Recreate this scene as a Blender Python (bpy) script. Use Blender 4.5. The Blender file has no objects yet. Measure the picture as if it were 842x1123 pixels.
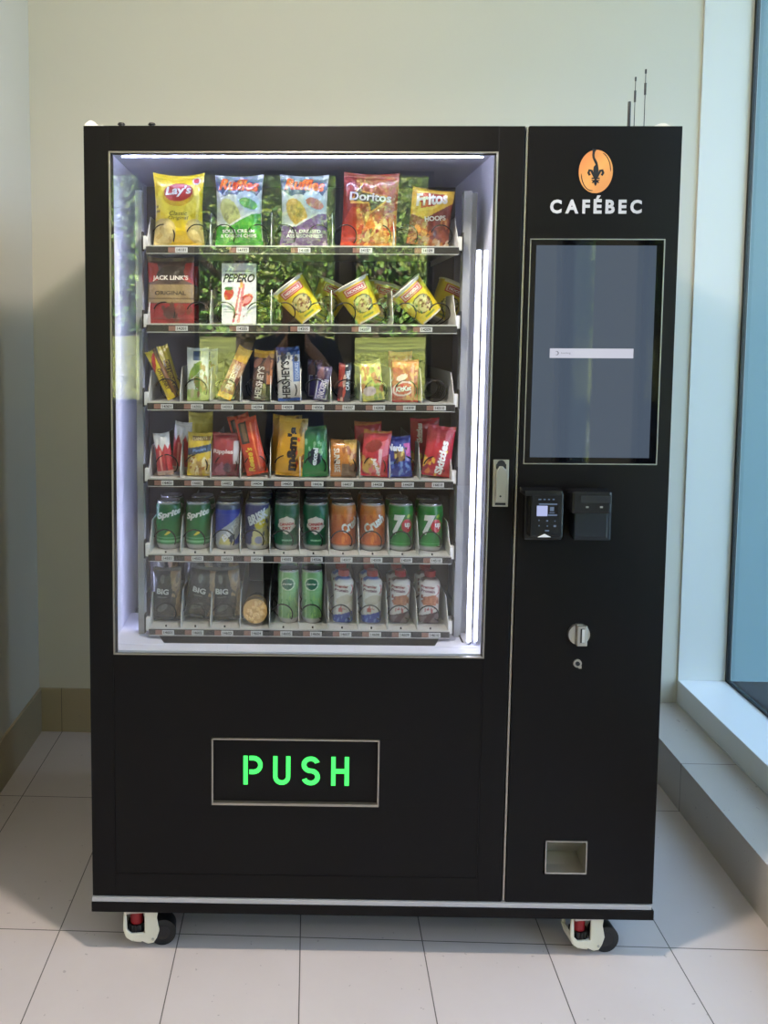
import bpy, bmesh, math, random
import numpy as np
from mathutils import Vector, Matrix
random.seed(7)
rng = np.random.RandomState(11)
sc = bpy.context.scene
C = sc.collection
PI = math.pi

# ------------------------------------------------------------------ camera
F, CX, CY = 932.3, 310.03, 429.67
YAW, PIT, ROL = -0.0333, -0.074, 0.0048
CAM = Vector((0.9321, -2.03, 1.525))
cy_, sy_ = math.cos(YAW), math.sin(YAW)
fw = Vector((sy_*math.cos(PIT), cy_*math.cos(PIT), math.sin(PIT)))
r0 = Vector((cy_, -sy_, 0)); u0 = r0.cross(fw)
rt = r0*math.cos(ROL)+u0*math.sin(ROL); up = -r0*math.sin(ROL)+u0*math.cos(ROL)
cd = bpy.data.cameras.new('camera'); cam = bpy.data.objects.new('camera', cd); C.objects.link(cam)
m3 = Matrix((rt, up, -fw)).transposed()
cam.matrix_world = Matrix.Translation(CAM) @ m3.to_4x4()
cd.sensor_fit = 'VERTICAL'; cd.sensor_height = 24; cd.lens = F/1123*24
cd.shift_x = (421-CX)/1123; cd.shift_y = -(561.5-CY)/1123
cd.clip_start = 0.01; cd.clip_end = 200
sc.camera = cam

# machine frame
MX, MY, MYAW = 0.4076, -0.0645, 0.0175
MM = Matrix.Translation((MX, MY, 0)) @ Matrix.Rotation(MYAW, 4, 'Z')
MI = MM.inverted()
def at(px, py, d=0.0):
    """pixel of the photograph -> machine-local x, z on the plane d metres behind the front"""
    D = fw + rt*((px-CX)/F) - up*((py-CY)/F)
    o = MI @ CAM; d3 = MI.to_3x3() @ D
    t = (d-o.y)/d3.y
    p = o + d3*t
    return p.x, p.z

# ------------------------------------------------------------------ materials
def s2l(c):
    return tuple(((v/255)/12.92 if v/255 <= .04045 else ((v/255+.055)/1.055)**2.4) for v in c[:3])
def newmat(name):
    m = bpy.data.materials.new(name); m.use_nodes = True
    return m, m.node_tree.nodes, m.node_tree.links
def mat(name, col, rough=.5, metal=0., spec=.5, emit=None, es=0., bump=0., bscale=200., coat=0.):
    m, N, L = newmat(name); b = N['Principled BSDF']
    b.inputs['Base Color'].default_value = (*s2l(col), 1); b.inputs['Roughness'].default_value = rough
    b.inputs['Metallic'].default_value = metal; b.inputs['Specular IOR Level'].default_value = spec
    b.inputs['Coat Weight'].default_value = coat
    if emit: b.inputs['Emission Color'].default_value = (*s2l(emit), 1); b.inputs['Emission Strength'].default_value = es
    if bump:
        t = N.new('ShaderNodeTexCoord'); n = N.new('ShaderNodeTexNoise'); n.inputs['Scale'].default_value = bscale
        k = N.new('ShaderNodeBump'); k.inputs['Strength'].default_value = bump; k.inputs['Distance'].default_value = .002
        L.new(t.outputs['Object'], n.inputs['Vector']); L.new(n.outputs['Fac'], k.inputs['Height']); L.new(k.outputs['Normal'], b.inputs['Normal'])
    return m
def printed(name, rough, coat=0., bump=0.):
    m, N, L = newmat(name); b = N['Principled BSDF']
    a = N.new('ShaderNodeVertexColor'); a.layer_name = 'Col'
    L.new(a.outputs['Color'], b.inputs['Base Color']); b.inputs['Roughness'].default_value = rough
    b.inputs['Coat Weight'].default_value = coat; b.inputs['Coat Roughness'].default_value = .08
    if bump:
        t = N.new('ShaderNodeTexCoord'); n = N.new('ShaderNodeTexNoise'); n.inputs['Scale'].default_value = 55
        n.inputs['Detail'].default_value = 3
        k = N.new('ShaderNodeBump'); k.inputs['Strength'].default_value = bump; k.inputs['Distance'].default_value = .006
        L.new(t.outputs['Object'], n.inputs['Vector']); L.new(n.outputs['Fac'], k.inputs['Height']); L.new(k.outputs['Normal'], b.inputs['Normal'])
    return m
def glassy(name, tint=(1, 1, 1), f0=.042, rough=0.):
    m, N, L = newmat(name); N.remove(N['Principled BSDF'])
    out = N['Material Output']
    lw = N.new('ShaderNodeLayerWeight'); lw.inputs['Blend'].default_value = .5
    pw = N.new('ShaderNodeMath'); pw.operation = 'POWER'; pw.inputs[1].default_value = 5
    mu = N.new('ShaderNodeMath'); mu.operation = 'MULTIPLY_ADD'; mu.inputs[1].default_value = .9; mu.inputs[2].default_value = f0
    L.new(lw.outputs['Facing'], pw.inputs[0]); L.new(pw.outputs[0], mu.inputs[0])
    t = N.new('ShaderNodeBsdfTransparent'); t.inputs['Color'].default_value = (*tint, 1)
    g = N.new('ShaderNodeBsdfGlossy'); g.inputs['Roughness'].default_value = rough
    x = N.new('ShaderNodeMixShader'); L.new(mu.outputs[0], x.inputs[0]); L.new(t.outputs[0], x.inputs[1]); L.new(g.outputs[0], x.inputs[2])
    L.new(x.outputs[0], out.inputs['Surface'])
    return m
def tilemat(name, c1, c2, grout, wx=.305, wy=.61, ax=('X', 'Y'), off=(0, 0), rough=.5):
    """large tiles: two coordinate axes cut into a grid by thin joints, each tile faintly mottled and speckled"""
    m, N, L = newmat(name); b = N['Principled BSDF']; b.inputs['Roughness'].default_value = rough
    g = N.new('ShaderNodeNewGeometry'); sp = N.new('ShaderNodeSeparateXYZ'); L.new(g.outputs['Position'], sp.inputs[0])
    ds = []
    for a, w, o in zip(ax, (wx, wy), off):
        if a is None: continue
        ad = N.new('ShaderNodeMath'); ad.operation = 'ADD'; ad.inputs[1].default_value = 100*w-o+w/2; L.new(sp.outputs[a], ad.inputs[0])
        md = N.new('ShaderNodeMath'); md.operation = 'MODULO'; md.inputs[1].default_value = w; L.new(ad.outputs[0], md.inputs[0])
        sb = N.new('ShaderNodeMath'); sb.operation = 'SUBTRACT'; sb.inputs[1].default_value = w/2; L.new(md.outputs[0], sb.inputs[0])
        ab = N.new('ShaderNodeMath'); ab.operation = 'ABSOLUTE'; L.new(sb.outputs[0], ab.inputs[0])
        ds.append(ab)
    d = ds[0]
    if len(ds) > 1:
        mn = N.new('ShaderNodeMath'); mn.operation = 'MINIMUM'; L.new(ds[0].outputs[0], mn.inputs[0]); L.new(ds[1].outputs[0], mn.inputs[1]); d = mn
    lt = N.new('ShaderNodeMath'); lt.operation = 'LESS_THAN'; lt.inputs[1].default_value = .0014; L.new(d.outputs[0], lt.inputs[0])
    n1 = N.new('ShaderNodeTexNoise'); n1.inputs['Scale'].default_value = 2.6; n1.inputs['Detail'].default_value = 6; n1.inputs['Roughness'].default_value = .65
    n2 = N.new('ShaderNodeTexNoise'); n2.inputs['Scale'].default_value = 55; n2.inputs['Detail'].default_value = 2
    L.new(g.outputs['Position'], n1.inputs['Vector']); L.new(g.outputs['Position'], n2.inputs['Vector'])
    cr = N.new('ShaderNodeMix'); cr.data_type = 'RGBA'; cr.inputs[6].default_value = (*s2l(c1), 1); cr.inputs[7].default_value = (*s2l(c2), 1)
    L.new(n1.outputs['Fac'], cr.inputs[0])
    gt = N.new('ShaderNodeMath'); gt.operation = 'GREATER_THAN'; gt.inputs[1].default_value = .725; L.new(n2.outputs['Fac'], gt.inputs[0])
    gm = N.new('ShaderNodeMath'); gm.operation = 'MULTIPLY'; gm.inputs[1].default_value = .35; L.new(gt.outputs[0], gm.inputs[0])
    c3 = N.new('ShaderNodeMix'); c3.data_type = 'RGBA'; c3.inputs[7].default_value = (*s2l((105, 92, 84)), 1)
    L.new(gm.outputs[0], c3.inputs[0]); L.new(cr.outputs[2], c3.inputs[6])
    c4 = N.new('ShaderNodeMix'); c4.data_type = 'RGBA'; c4.inputs[7].default_value = (*s2l(grout), 1)
    L.new(lt.outputs[0], c4.inputs[0]); L.new(c3.outputs[2], c4.inputs[6]); L.new(c4.outputs[2], b.inputs['Base Color'])
    return m
def wallmat(name, col, rough=.7):
    return mat(name, col, rough, bump=.08, bscale=90, spec=.3)

M = {}
M['wall'] = wallmat('painted_wall', (210, 206, 193))
M['wall_rear'] = wallmat('taupe_wall', (150, 138, 126))
M['jamb'] = mat('jamb_paint', (222, 222, 216), .45)
M['sill'] = mat('sill_paint', (238, 238, 236), .18)
M['ceil'] = wallmat('ceiling_paint', (235, 232, 225))
M['floor'] = tilemat('floor_tile', (208, 196, 192), (194, 181, 175), (96, 88, 82))
M['ledge'] = tilemat('ledge_tile', (190, 182, 172), (178, 168, 158), (96, 88, 82), wy=.61, ax=(None, 'Y'))
M['base_x'] = tilemat('baseboard_tile_back', (176, 162, 132), (160, 146, 118), (110, 100, 82), ax=('X', None))
M['base_y'] = tilemat('baseboard_tile_side', (176, 162, 132), (160, 146, 118), (110, 100, 82), ax=(None, 'Y'))
M['black'] = mat('black_powder_coat', (15, 13, 13), .34, spec=.16, bump=.05, bscale=900)
M['blackgap'] = mat('black_rubber', (10, 10, 11), .6)
M['gloss'] = mat('black_gloss', (6, 6, 9), .04, spec=.5)
M['plastic'] = mat('black_plastic', (14, 15, 18), .25)
M['plastic2'] = mat('blue_black_plastic', (12, 18, 28), .35)
M['steel'] = mat('brushed_steel', (190, 186, 178), .34, 1.)
M['trim'] = mat('aluminium_trim', (176, 170, 160), .38, 1.)
M['strip'] = mat('aluminium_strip', (196, 196, 198), .4, .6)
M['liner'] = mat('white_liner', (226, 226, 238), .35)
M['greyback'] = mat('grey_back_panel', (92, 90, 88), .6)
M['tray'] = mat('grey_tray', (196, 196, 194), .4)
M['divider'] = mat('divider_metal', (188, 188, 184), .4, .1)
M['upright'] = mat('rack_metal', (150, 152, 152), .45)
M['lip'] = mat('bright_lip', (214, 212, 210), .3, .5)
M['stripdark'] = mat('dark_price_strip', (52, 50, 50), .25)
M['wire'] = mat('dark_coil_wire', (34, 32, 34), .35, .5)
M['led'] = mat('led_tube', (255, 255, 255), .4, emit=(222, 226, 255), es=13.)
M['led5'] = mat('led_tube_dim', (255, 255, 255), .4, emit=(222, 226, 255), es=3.)
M['led2'] = mat('led_tape', (255, 255, 255), .4, emit=(208, 214, 255), es=95.)
M['led3'] = mat('led_side_tape', (255, 255, 255), .4, emit=(206, 212, 255), es=20.)
M['clearc'] = mat('led_housing', (206, 208, 224), .3)
M['green'] = mat('green_letters', (60, 240, 90), .5, emit=(70, 245, 100), es=1.0)
M['screen'] = mat('lit_screen', (8, 9, 12), .03, emit=(84, 97, 114), es=.78)
M['screenbar'] = mat('screen_bar', (20, 20, 20), .1, emit=(214, 216, 232), es=.85)
M['screentext'] = mat('screen_text', (20, 20, 20), .1, emit=(140, 142, 156), es=.8)
M['lcd'] = mat('small_lcd', (10, 10, 10), .1, emit=(190, 200, 245), es=.85)
M['lcd2'] = mat('small_lcd_text', (10, 10, 10), .1, emit=(120, 140, 170), es=.6)
M['white'] = mat('white_paint', (225, 225, 225), .45)
M['logotext'] = mat('logo_print', (176, 176, 182), .5)
M['cream'] = mat('cream_plastic', (226, 218, 196), .4)
M['red'] = mat('red_plastic', (150, 22, 30), .4)
M['rubber'] = mat('wheel_rubber', (20, 20, 20), .5)
M['labelpaper'] = mat('label_paper', (198, 198, 198), .6)
M['paper'] = mat('white_paper', (232, 228, 216), .6)
M['film'] = printed('printed_film', .32, .8, .9)
M['card'] = printed('printed_card', .5)
M['canp'] = printed('printed_can', .3, .4)
M['cup'] = printed('printed_cup', .4, .2)
M['lid'] = mat('can_lid', (200, 200, 202), .25, 1.)
M['clear'] = glassy('clear_plastic', (.93, .94, .95), .06, .08)
M['glass'] = glassy('display_glass', (.97, .98, .975), .078)
M['winglass'] = glassy('window_glass', (.84, .92, .95), .045)
M['rearglass'] = glassy('rear_glass', (.95, .98, .96), .04)
M['gasket'] = mat('window_gasket', (14, 24, 30), .4)
M['frame'] = mat('window_frame', (40, 42, 44), .4)
M['grass'] = printed('grass_blades', .8)
M['bark'] = mat('bark', (70, 56, 44), .9)
M['leaf'] = printed('leaves', .55)
M['pave'] = mat('pale_paving', (178, 180, 182), .8)
M['pave2'] = mat('grey_stone_paving', (168, 190, 194), .8)
M['facade'] = mat('pale_facade', (112, 136, 140), .6)
M['fascade2'] = mat('pale_pilaster', (124, 148, 156), .6)
M['copper'] = printed('copper_print', .4)
M['skin'] = mat('skin', (190, 145, 120), .55)
M['navy'] = mat('navy_cotton', (44, 54, 78), .9)
M['dark'] = mat('dark_cloth', (24, 24, 28), .9)
M['hair'] = mat('black_hair', (16, 13, 12), .7)

# ------------------------------------------------------------------ mesh helpers
class MB:
    def __init__(s): s.v = []; s.f = []; s.m = []; s.mats = []; s.sm = []; s.c = []
    def mi(s, m):
        if m not in s.mats: s.mats.append(m)
        return s.mats.index(m)
    def add(s, vs, fs, m, smooth=False, cols=None):
        o = len(s.v); k = s.mi(m)
        s.v += [tuple(v) for v in vs]
        s.c += [tuple(c) for c in cols] if cols is not None else [(1, 1, 1)]*len(vs)
        for f in fs: s.f.append(tuple(i+o for i in f)); s.m.append(k); s.sm.append(smooth)
        return s
    def box(s, x0, x1, y0, y1, z0, z1, m, bev=0., X=None):
        bm = bmesh.new(); bmesh.ops.create_cube(bm, size=1)
        for v in bm.verts: v.co = Vector((x0+(v.co.x+.5)*(x1-x0), y0+(v.co.y+.5)*(y1-y0), z0+(v.co.z+.5)*(z1-z0)))
        if bev: bmesh.ops.bevel(bm, geom=bm.edges[:], offset=bev, segments=2, profile=.7, affect='EDGES')
        return s.bm(bm, m, X=X)
    def bm(s, bm, m, smooth=False, X=None, cols=None):
        bm.verts.index_update()
        vs = [(X @ v.co) if X else v.co for v in bm.verts]
        s.add(vs, [[v.index for v in f.verts] for f in bm.faces], m, smooth, cols); bm.free(); return s
    def cyl(s, p, q, r, m, r2=None, n=20, caps=True, smooth=True):
        p = Vector(p); q = Vector(q); a = (q-p).normalized(); b = a.orthogonal().normalized(); c = a.cross(b)
        r2 = r if r2 is None else r2; vs = []
        for P, R_ in ((p, r), (q, r2)):
            vs += [P+(b*math.cos(t)+c*math.sin(t))*R_ for t in [2*PI*i/n for i in range(n)]]
        s.add(vs, [(i, (i+1) % n, n+(i+1) % n, n+i) for i in range(n)], m, smooth)
        if caps:
            s.add(vs[:n], [tuple(reversed(range(n)))], m); s.add(vs[n:], [tuple(range(n))], m)
        return s
    def tube(s, pts, r, m, n=8, closed=False):
        pts = [Vector(p) for p in pts]; vs = []; k = len(pts); prev = None
        for i, p in enumerate(pts):
            a = (pts[min(i+1, k-1)]-pts[max(i-1, 0)]).normalized()
            b = a.orthogonal().normalized() if prev is None else (prev-a*prev.dot(a)).normalized()
            prev = b; c = a.cross(b)
            vs += [p+(b*math.cos(t)+c*math.sin(t))*r for t in [2*PI*j/n for j in range(n)]]
        fs = [(i*n+j, i*n+(j+1) % n, (i+1)*n+(j+1) % n, (i+1)*n+j) for i in range(k-1) for j in range(n)]
        fs += [tuple(reversed(range(n))), tuple(range((k-1)*n, k*n))]
        return s.add(vs, fs, m, True)
    def prism(s, poly, y0, y1, m, axis='Y', bev=0):
        """extrude a polygon; axis Y: poly in x,z"""
        n = len(poly)
        def P(a, b, c): return {'Y': (a, c, b), 'X': (c, a, b), 'Z': (a, b, c)}[axis]
        vs = [P(a, b, y0) for a, b in poly]+[P(a, b, y1) for a, b in poly]
        bm = bmesh.new(); V = [bm.verts.new(v) for v in vs]
        bm.faces.new(V[:n]); bm.faces.new(V[n:][::-1])
        for i in range(n): bm.faces.new((V[i], V[n+i], V[n+(i+1) % n], V[(i+1) % n]))
        bmesh.ops.recalc_face_normals(bm, faces=bm.faces[:])
        if bev: bmesh.ops.bevel(bm, geom=bm.edges[:], offset=bev, segments=1, affect='EDGES')
        return s.bm(bm, m)
    def lathe(s, prof, m, n=32, smooth=True, colf=None, c=(0, 0, 0), flat=1.):
        vs = []; cols = []
        for k, (r, z) in enumerate(prof):
            for i in range(n):
                t = 2*PI*i/n
                vs.append((c[0]+r*math.sin(t), c[1]-r*math.cos(t)*flat, c[2]+z))
        fs = [(k*n+i, k*n+(i+1) % n, (k+1)*n+(i+1) % n, (k+1)*n+i) for k in range(len(prof)-1) for i in range(n)]
        if colf:
            th = np.array([[2*PI*i/n for i in range(n)]]*len(prof)).ravel(); th = np.where(th > PI, th-2*PI, th)
            zz = np.repeat([p[1] for p in prof], n)
            cols = colf(th, zz)
        return s.add(vs, fs, m, smooth, cols if colf else None)
    def build(s, name, parent=None, warp=False):
        me = bpy.data.meshes.new(name); v = s.v
        if warp: v = [wp(p) for p in v]
        me.from_pydata(v, [], s.f)
        for m in s.mats: me.materials.append(m)
        me.polygons.foreach_set('material_index', s.m); me.polygons.foreach_set('use_smooth', s.sm)
        if any(c != (1, 1, 1) for c in s.c):
            a = me.color_attributes.new('Col', 'FLOAT_COLOR', 'POINT')
            a.data.foreach_set('color', np.hstack([np.array(s.c, dtype=float), np.ones((len(s.c), 1))]).ravel())
        me.update()
        o = bpy.data.objects.new(name, me); C.objects.link(o)
        if parent: o.parent = parent
        return o
def wp(p):
    """the door hangs a few millimetres out of true"""
    x, y, z = p
    w = max(0., min(1., (x-.3)/.7)) if x <= 1.003 else max(0., (1.3-x)/.3)
    return (x+.0060*(z-1.06)*w, y, z)
def empty(name, M4=None, parent=None):
    o = bpy.data.objects.new(name, None); C.objects.link(o); o.empty_display_size = .05
    if M4 is not None: o.matrix_world = M4
    if parent: o.parent = parent
    return o
def tag(o, label=None, cat=None, group=None, kind=None):
    if label: o['label'] = label
    if cat: o['category'] = cat
    if group: o['group'] = group
    if kind: o['kind'] = kind
    return o
def struct(name, mb): return tag(mb.build(name), kind='structure')

# text outline meshes ------------------------------------------------
_tx = {}
def textmesh(s, bold=0., shear=0.):
    """triangulated text with its bounding box normalised to -0.5..0.5; returns verts, faces, aspect"""
    k = (s, bold, shear)
    if k in _tx: return _tx[k]
    cu = bpy.data.curves.new('t', 'FONT'); cu.body = s; cu.size = 1; cu.offset = bold; cu.shear = shear; cu.resolution_u = 3
    o = bpy.data.objects.new('t', cu); C.objects.link(o)
    dg = bpy.context.evaluated_depsgraph_get(); me = bpy.data.meshes.new_from_object(o.evaluated_get(dg))
    bpy.data.objects.remove(o); bpy.data.curves.remove(cu)
    vs = np.array([v.co[:2] for v in me.vertices]); fs = [tuple(p.vertices) for p in me.polygons]
    lo, hi = vs.min(0), vs.max(0); vs = (vs-(lo+hi)/2)/(hi-lo)
    bpy.data.meshes.remove(me)
    _tx[k] = (vs, fs, (hi-lo)[0]/(hi-lo)[1]); return _tx[k]
def place2d(vs, W, H, rot, cx, cz):
    a = vs*np.array([W, H]); c, s = math.cos(rot), math.sin(rot)
    return np.stack([a[:, 0]*c-a[:, 1]*s+cx, a[:, 0]*s+a[:, 1]*c+cz], 1)
def drape(mb, p2, fs, fn, m, col, fine=.004):
    """lay flat polygons onto a surface given by fn(x, z) -> (x, y, z)"""
    bm = bmesh.new(); V = [bm.verts.new((p[0], 0, p[1])) for p in p2]
    for f in fs:
        try: bm.faces.new([V[i] for i in f])
        except ValueError: pass
    bmesh.ops.triangulate(bm, faces=bm.faces[:])
    for _ in range(3):
        e = [e for e in bm.edges if e.calc_length() > fine]
        if not e: break
        bmesh.ops.subdivide_edges(bm, edges=e, cuts=1)
        bmesh.ops.triangulate(bm, faces=bm.faces[:])
    bm.normal_update()
    flip = [f for f in bm.faces if f.normal.y > 0]
    bmesh.ops.reverse_faces(bm, faces=flip)
    for v in bm.verts: v.co = fn(v.co.x, v.co.z)
    mb.bm(bm, m, True, cols=[s2l(col)]*len(bm.verts))
def flat_text(mb, s, x, z, W, H, y, m, rot=0, bold=0., shear=0., col=(255, 255, 255)):
    vs, fs, _ = textmesh(s, bold, shear)
    drape(mb, place2d(vs, W, H, rot, x, z), fs, lambda a, b: (a, y, b), m, col, 1.)

# painting: flat print artwork as a list of shapes over u, v in 0..1 --------------
def paint(ops, U, V):
    col = np.ones((len(U), 3))*.5
    for op in ops:
        k = op[0]
        if k == 'F': col[:] = s2l(op[1])
        elif k == 'R':
            _, a, b, c, d, q = op; m = (U >= a) & (U <= c) & (V >= b) & (V <= d); col[m] = s2l(q)
        elif k == 'E':
            _, cu, cv, ru, rv, ro, q = op; c, s = math.cos(ro), math.sin(ro)
            a = (U-cu); b = (V-cv); x = (a*c+b*s)/ru; y = (-a*s+b*c)/rv; col[x*x+y*y < 1] = s2l(q)
        elif k == 'P':
            pts, q = op[1], op[2]; ins = np.zeros(len(U), bool); n = len(pts)
            for i in range(n):
                x1, y1 = pts[i]; x2, y2 = pts[(i+1) % n]
                if y1 == y2: continue
                c = ((y1 > V) != (y2 > V)) & (U < (x2-x1)*(V-y1)/(y2-y1)+x1); ins ^= c
            col[ins] = s2l(q)
        elif k == 'G':
            _, a, b, q1, q2 = op; m = (V >= a) & (V <= b); t = ((V[m]-a)/(b-a))[:, None]
            col[m] = np.array(s2l(q1))*(1-t)+np.array(s2l(q2))*t
        elif k == 'S':
            _, n, sd, a, b, c, d, r, qs = op; R = np.random.RandomState(sd)
            for i in range(n):
                cu, cv = a+(c-a)*R.rand(), b+(d-b)*R.rand(); e = r*(.6+.8*R.rand()); t = R.rand()*PI
                x = (U-cu)*math.cos(t)+(V-cv)*math.sin(t); y = -(U-cu)*math.sin(t)+(V-cv)*math.cos(t)
                col[(x/e)**2+(y/(e*.65))**2 < 1] = s2l(qs[R.randint(len(qs))])
    return col
# ------------------------------------------------------------------ kinds of snack
def bag(name, w, h, t, ops, texts=(), seed=0, nx=None, nz=None, pinch=.06, crimp=.07, mt=None, parent=None, sag=.025):
    """a sealed pillow pack standing on its lower seal: front, back, crimped seals with a zigzag edge"""
    mt = mt or M['film']; R = np.random.RandomState(seed+5)
    nx = nx or int(max(26, min(64, w/.0021))); nz = nz or int(max(44, min(96, h/.0019)))
    ph = R.rand(8)*6.28; am = R.rand(6)*.5+.4
    def width(v): return 1-pinch*np.sin(np.clip(v, 0, 1)*PI)**1.0
    def bulge(u, v):
        q = np.clip((v-crimp)/(1-2*crimp), 0, 1)
        e = np.clip(1-np.abs(2*q-1)**2.6, 0, 1)**.6*np.clip(1-np.abs(2*u-1)**2.4, 0, 1)**.62
        wr = 1+.20*am[0]*np.sin(9*u+ph[0]+3*v)*np.abs(2*q-1)**1.2+.15*am[1]*np.sin(17*u+5*v+ph[1])*np.abs(2*q-1)+.09*np.sin(7*v+4*u+ph[2])+.05*np.sin(23*u-9*v+ph[5])
        return t*.5*e*wr+.0006
    def sway(u, v): return .004*np.sin(3*v+ph[3])*(v)+.0012*np.sin(20*u+ph[4])*(np.abs(2*v-1)**6)
    def pos(u, v, side):
        x = (u-.5)*w*width(v)+.0; y = sway(u, v)-side*bulge(u, v)
        z = v*h+0*u-sag*h*(1-(2*u-1)**2)*np.clip(v, 0, 1)**7
        return x, y, z
    us = np.linspace(0, 1, nx+1); vs_ = np.linspace(0, 1, nz+1)
    U, V = np.meshgrid(us, vs_); U = U.ravel(); V = V.ravel()
    mb = MB(); cols = paint(ops, U, V)
    sea = ((V < crimp*.8) | (V > 1-crimp*.8)) & ((np.floor(V*h/.0022) % 2) == 0)
    cols[sea] *= .82
    zig = ((np.arange(nx+1) % 2)*.0022)
    for side in (1, -1):
        x, y, z = pos(U, V, side); z = z.copy()
        z[:nx+1] += zig; z[-(nx+1):] -= zig
        n = nx+1
        fs = [(j*n+i, j*n+i+1, (j+1)*n+i+1, (j+1)*n+i) for j in range(nz) for i in range(nx)]
        if side < 0: fs = [f[::-1] for f in fs]
        mb.add(np.stack([x, y, z], 1), fs, mt, True, cols)
    def fn(x, z):
        v = min(max(z/h, 0), 1); u = min(max(x/(w*float(width(v)))+.5, 0), 1)
        a, b, c = pos(np.float64(u), np.float64(v), 1)
        return (x, float(b)-.0009, z)
    for T in texts: put_text(mb, T, w, h, fn, mt)
    return mb.build(name, parent)
def put_text(mb, T, w, h, fn, mt):
    """T = (string, u, v, width fraction, height fraction of the pack, degrees, colour, bold, shear)"""
    s, u, v, W, H, rot, col = T[:7]; bold = T[7] if len(T) > 7 else .02; sh = T[8] if len(T) > 8 else 0
    vs, fs, _ = textmesh(s, bold, sh); r = math.radians(rot)
    sw, shh = (W*w, H*h) if abs(math.sin(r)) < .7 else (W*h, H*w)
    drape(mb, place2d(vs, sw, shh, r, (u-.5)*w, v*h), fs, fn, mt, col)
def carton(name, w, h, t, ops, texts=()):
    mb = MB(); nx, nz = 44, 74
    U, V = np.meshgrid(np.linspace(0, 1, nx+1), np.linspace(0, 1, nz+1)); U = U.ravel(); V = V.ravel(); n = nx+1
    cols = paint(ops, U, V)
    b = .0008
    mb.add(np.stack([(U-.5)*(w-2*b), 0*U-t/2, b+V*(h-2*b)], 1), [(j*n+i, j*n+i+1, (j+1)*n+i+1, (j+1)*n+i) for j in range(nz) for i in range(nx)], M['card'], False, cols)
    c0 = tuple(cols[0]); base = len(mb.v)
    mb.box(-w/2, w/2, -t/2+.0002, t/2, 0, h, M['card'], b); mb.c[base:] = [s2l((214, 214, 218))]*(len(mb.c)-base)
    fn = lambda x, z: (x, -t/2-.0007, z)
    for T in texts: put_text(mb, T, w, h, fn, M['card'])
    # tuck flap line on the lid
    mb.box(-w*.3, w*.3, -t*.2, t*.2, h, h+.0006, M['card'])
    return mb.build(name)
def can(root, r, h, ops, texts=(), slim=False):
    """drinks can: printed body, rolled lid and pull tab"""
    n = 72; k = .86 if not slim else .9
    prof = [(r*.72, .001), (r*.8, .0), (r*.86, .003), (r*.97, .010), (r, .016)]
    nz = 60
    prof += [(r, .016+(h-.034)*i/nz) for i in range(1, nz+1)]
    prof += [(r*.985, h-.014), (r*.93, h-.008), (r*k, h-.004)]
    def cf(th, z):
        U = th*r/(2*r)+.5; V = z/h; c = paint(ops, U, V); c[z < .0125] = s2l((190, 190, 192)); c[z > h-.0055] = s2l((190, 190, 192)); return c
    mb = MB(); mb.lathe(prof, M['canp'], n, True, cf)
    fn = lambda x, z: ((r+.0006)*math.sin(x/r), -(r+.0006)*math.cos(x/r), z)
    for T in texts: put_text(mb, T, 2*r, h, fn, M['canp'])
    mb.build('can_body', root)
    l = MB(); l.lathe([(r*k, h-.004), (r*k+.0012, h-.002), (r*k+.0012, h), (r*k-.001, h), (r*k-.002, h-.004), (.0001, h-.004)], M['lid'], 40)
    lo = l.build('can_lid', root)
    t = MB(); t.prism([(.006*math.cos(a)*1.0, -.004+.010*math.sin(a)) for a in [2*PI*i/14 for i in range(14)]], h-.0035, h-.0022, M['lid'], 'Z'); t.build('pull_tab', lo)
def cup(root, r1, r2, h, ops, texts):
    """noodle cup: tapered printed wall, rolled rim, foil lid; r1 base, r2 rim"""
    nz = 60; n = 80
    def cf(th, z): return paint(ops, th*r1/(2*r1)+.5, z/h)
    prof = [(r1*.97, 0), (r1, .001), (r1, .006)]+[(r1+(r2-r1)*i/nz, .006+(h-.008)*i/nz) for i in range(1, nz+1)]
    mb = MB(); mb.lathe(prof, M['cup'], n, True, cf)
    def fn(x, z):
        R_ = r1+(r2-r1)*z/h+.0007; a = x/r1; return (R_*math.sin(a), -R_*math.cos(a), z)
    for T in texts: put_text(mb, T, 2*r1, h, fn, M['cup'])
    mb.add([(r1*.97*math.sin(t), -r1*.97*math.cos(t), .0) for t in [2*PI*i/40 for i in range(40)]], [tuple(range(40))[::-1]], M['paper'])
    mb.build('cup_wall', root)
    l = MB(); l.lathe([(r2-.001, h-.003), (r2+.0022, h-.002), (r2+.0024, h), (r2, h+.0014), (.0001, h+.0014)], M['paper'], 48); l.build('foil_lid', root)
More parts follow.
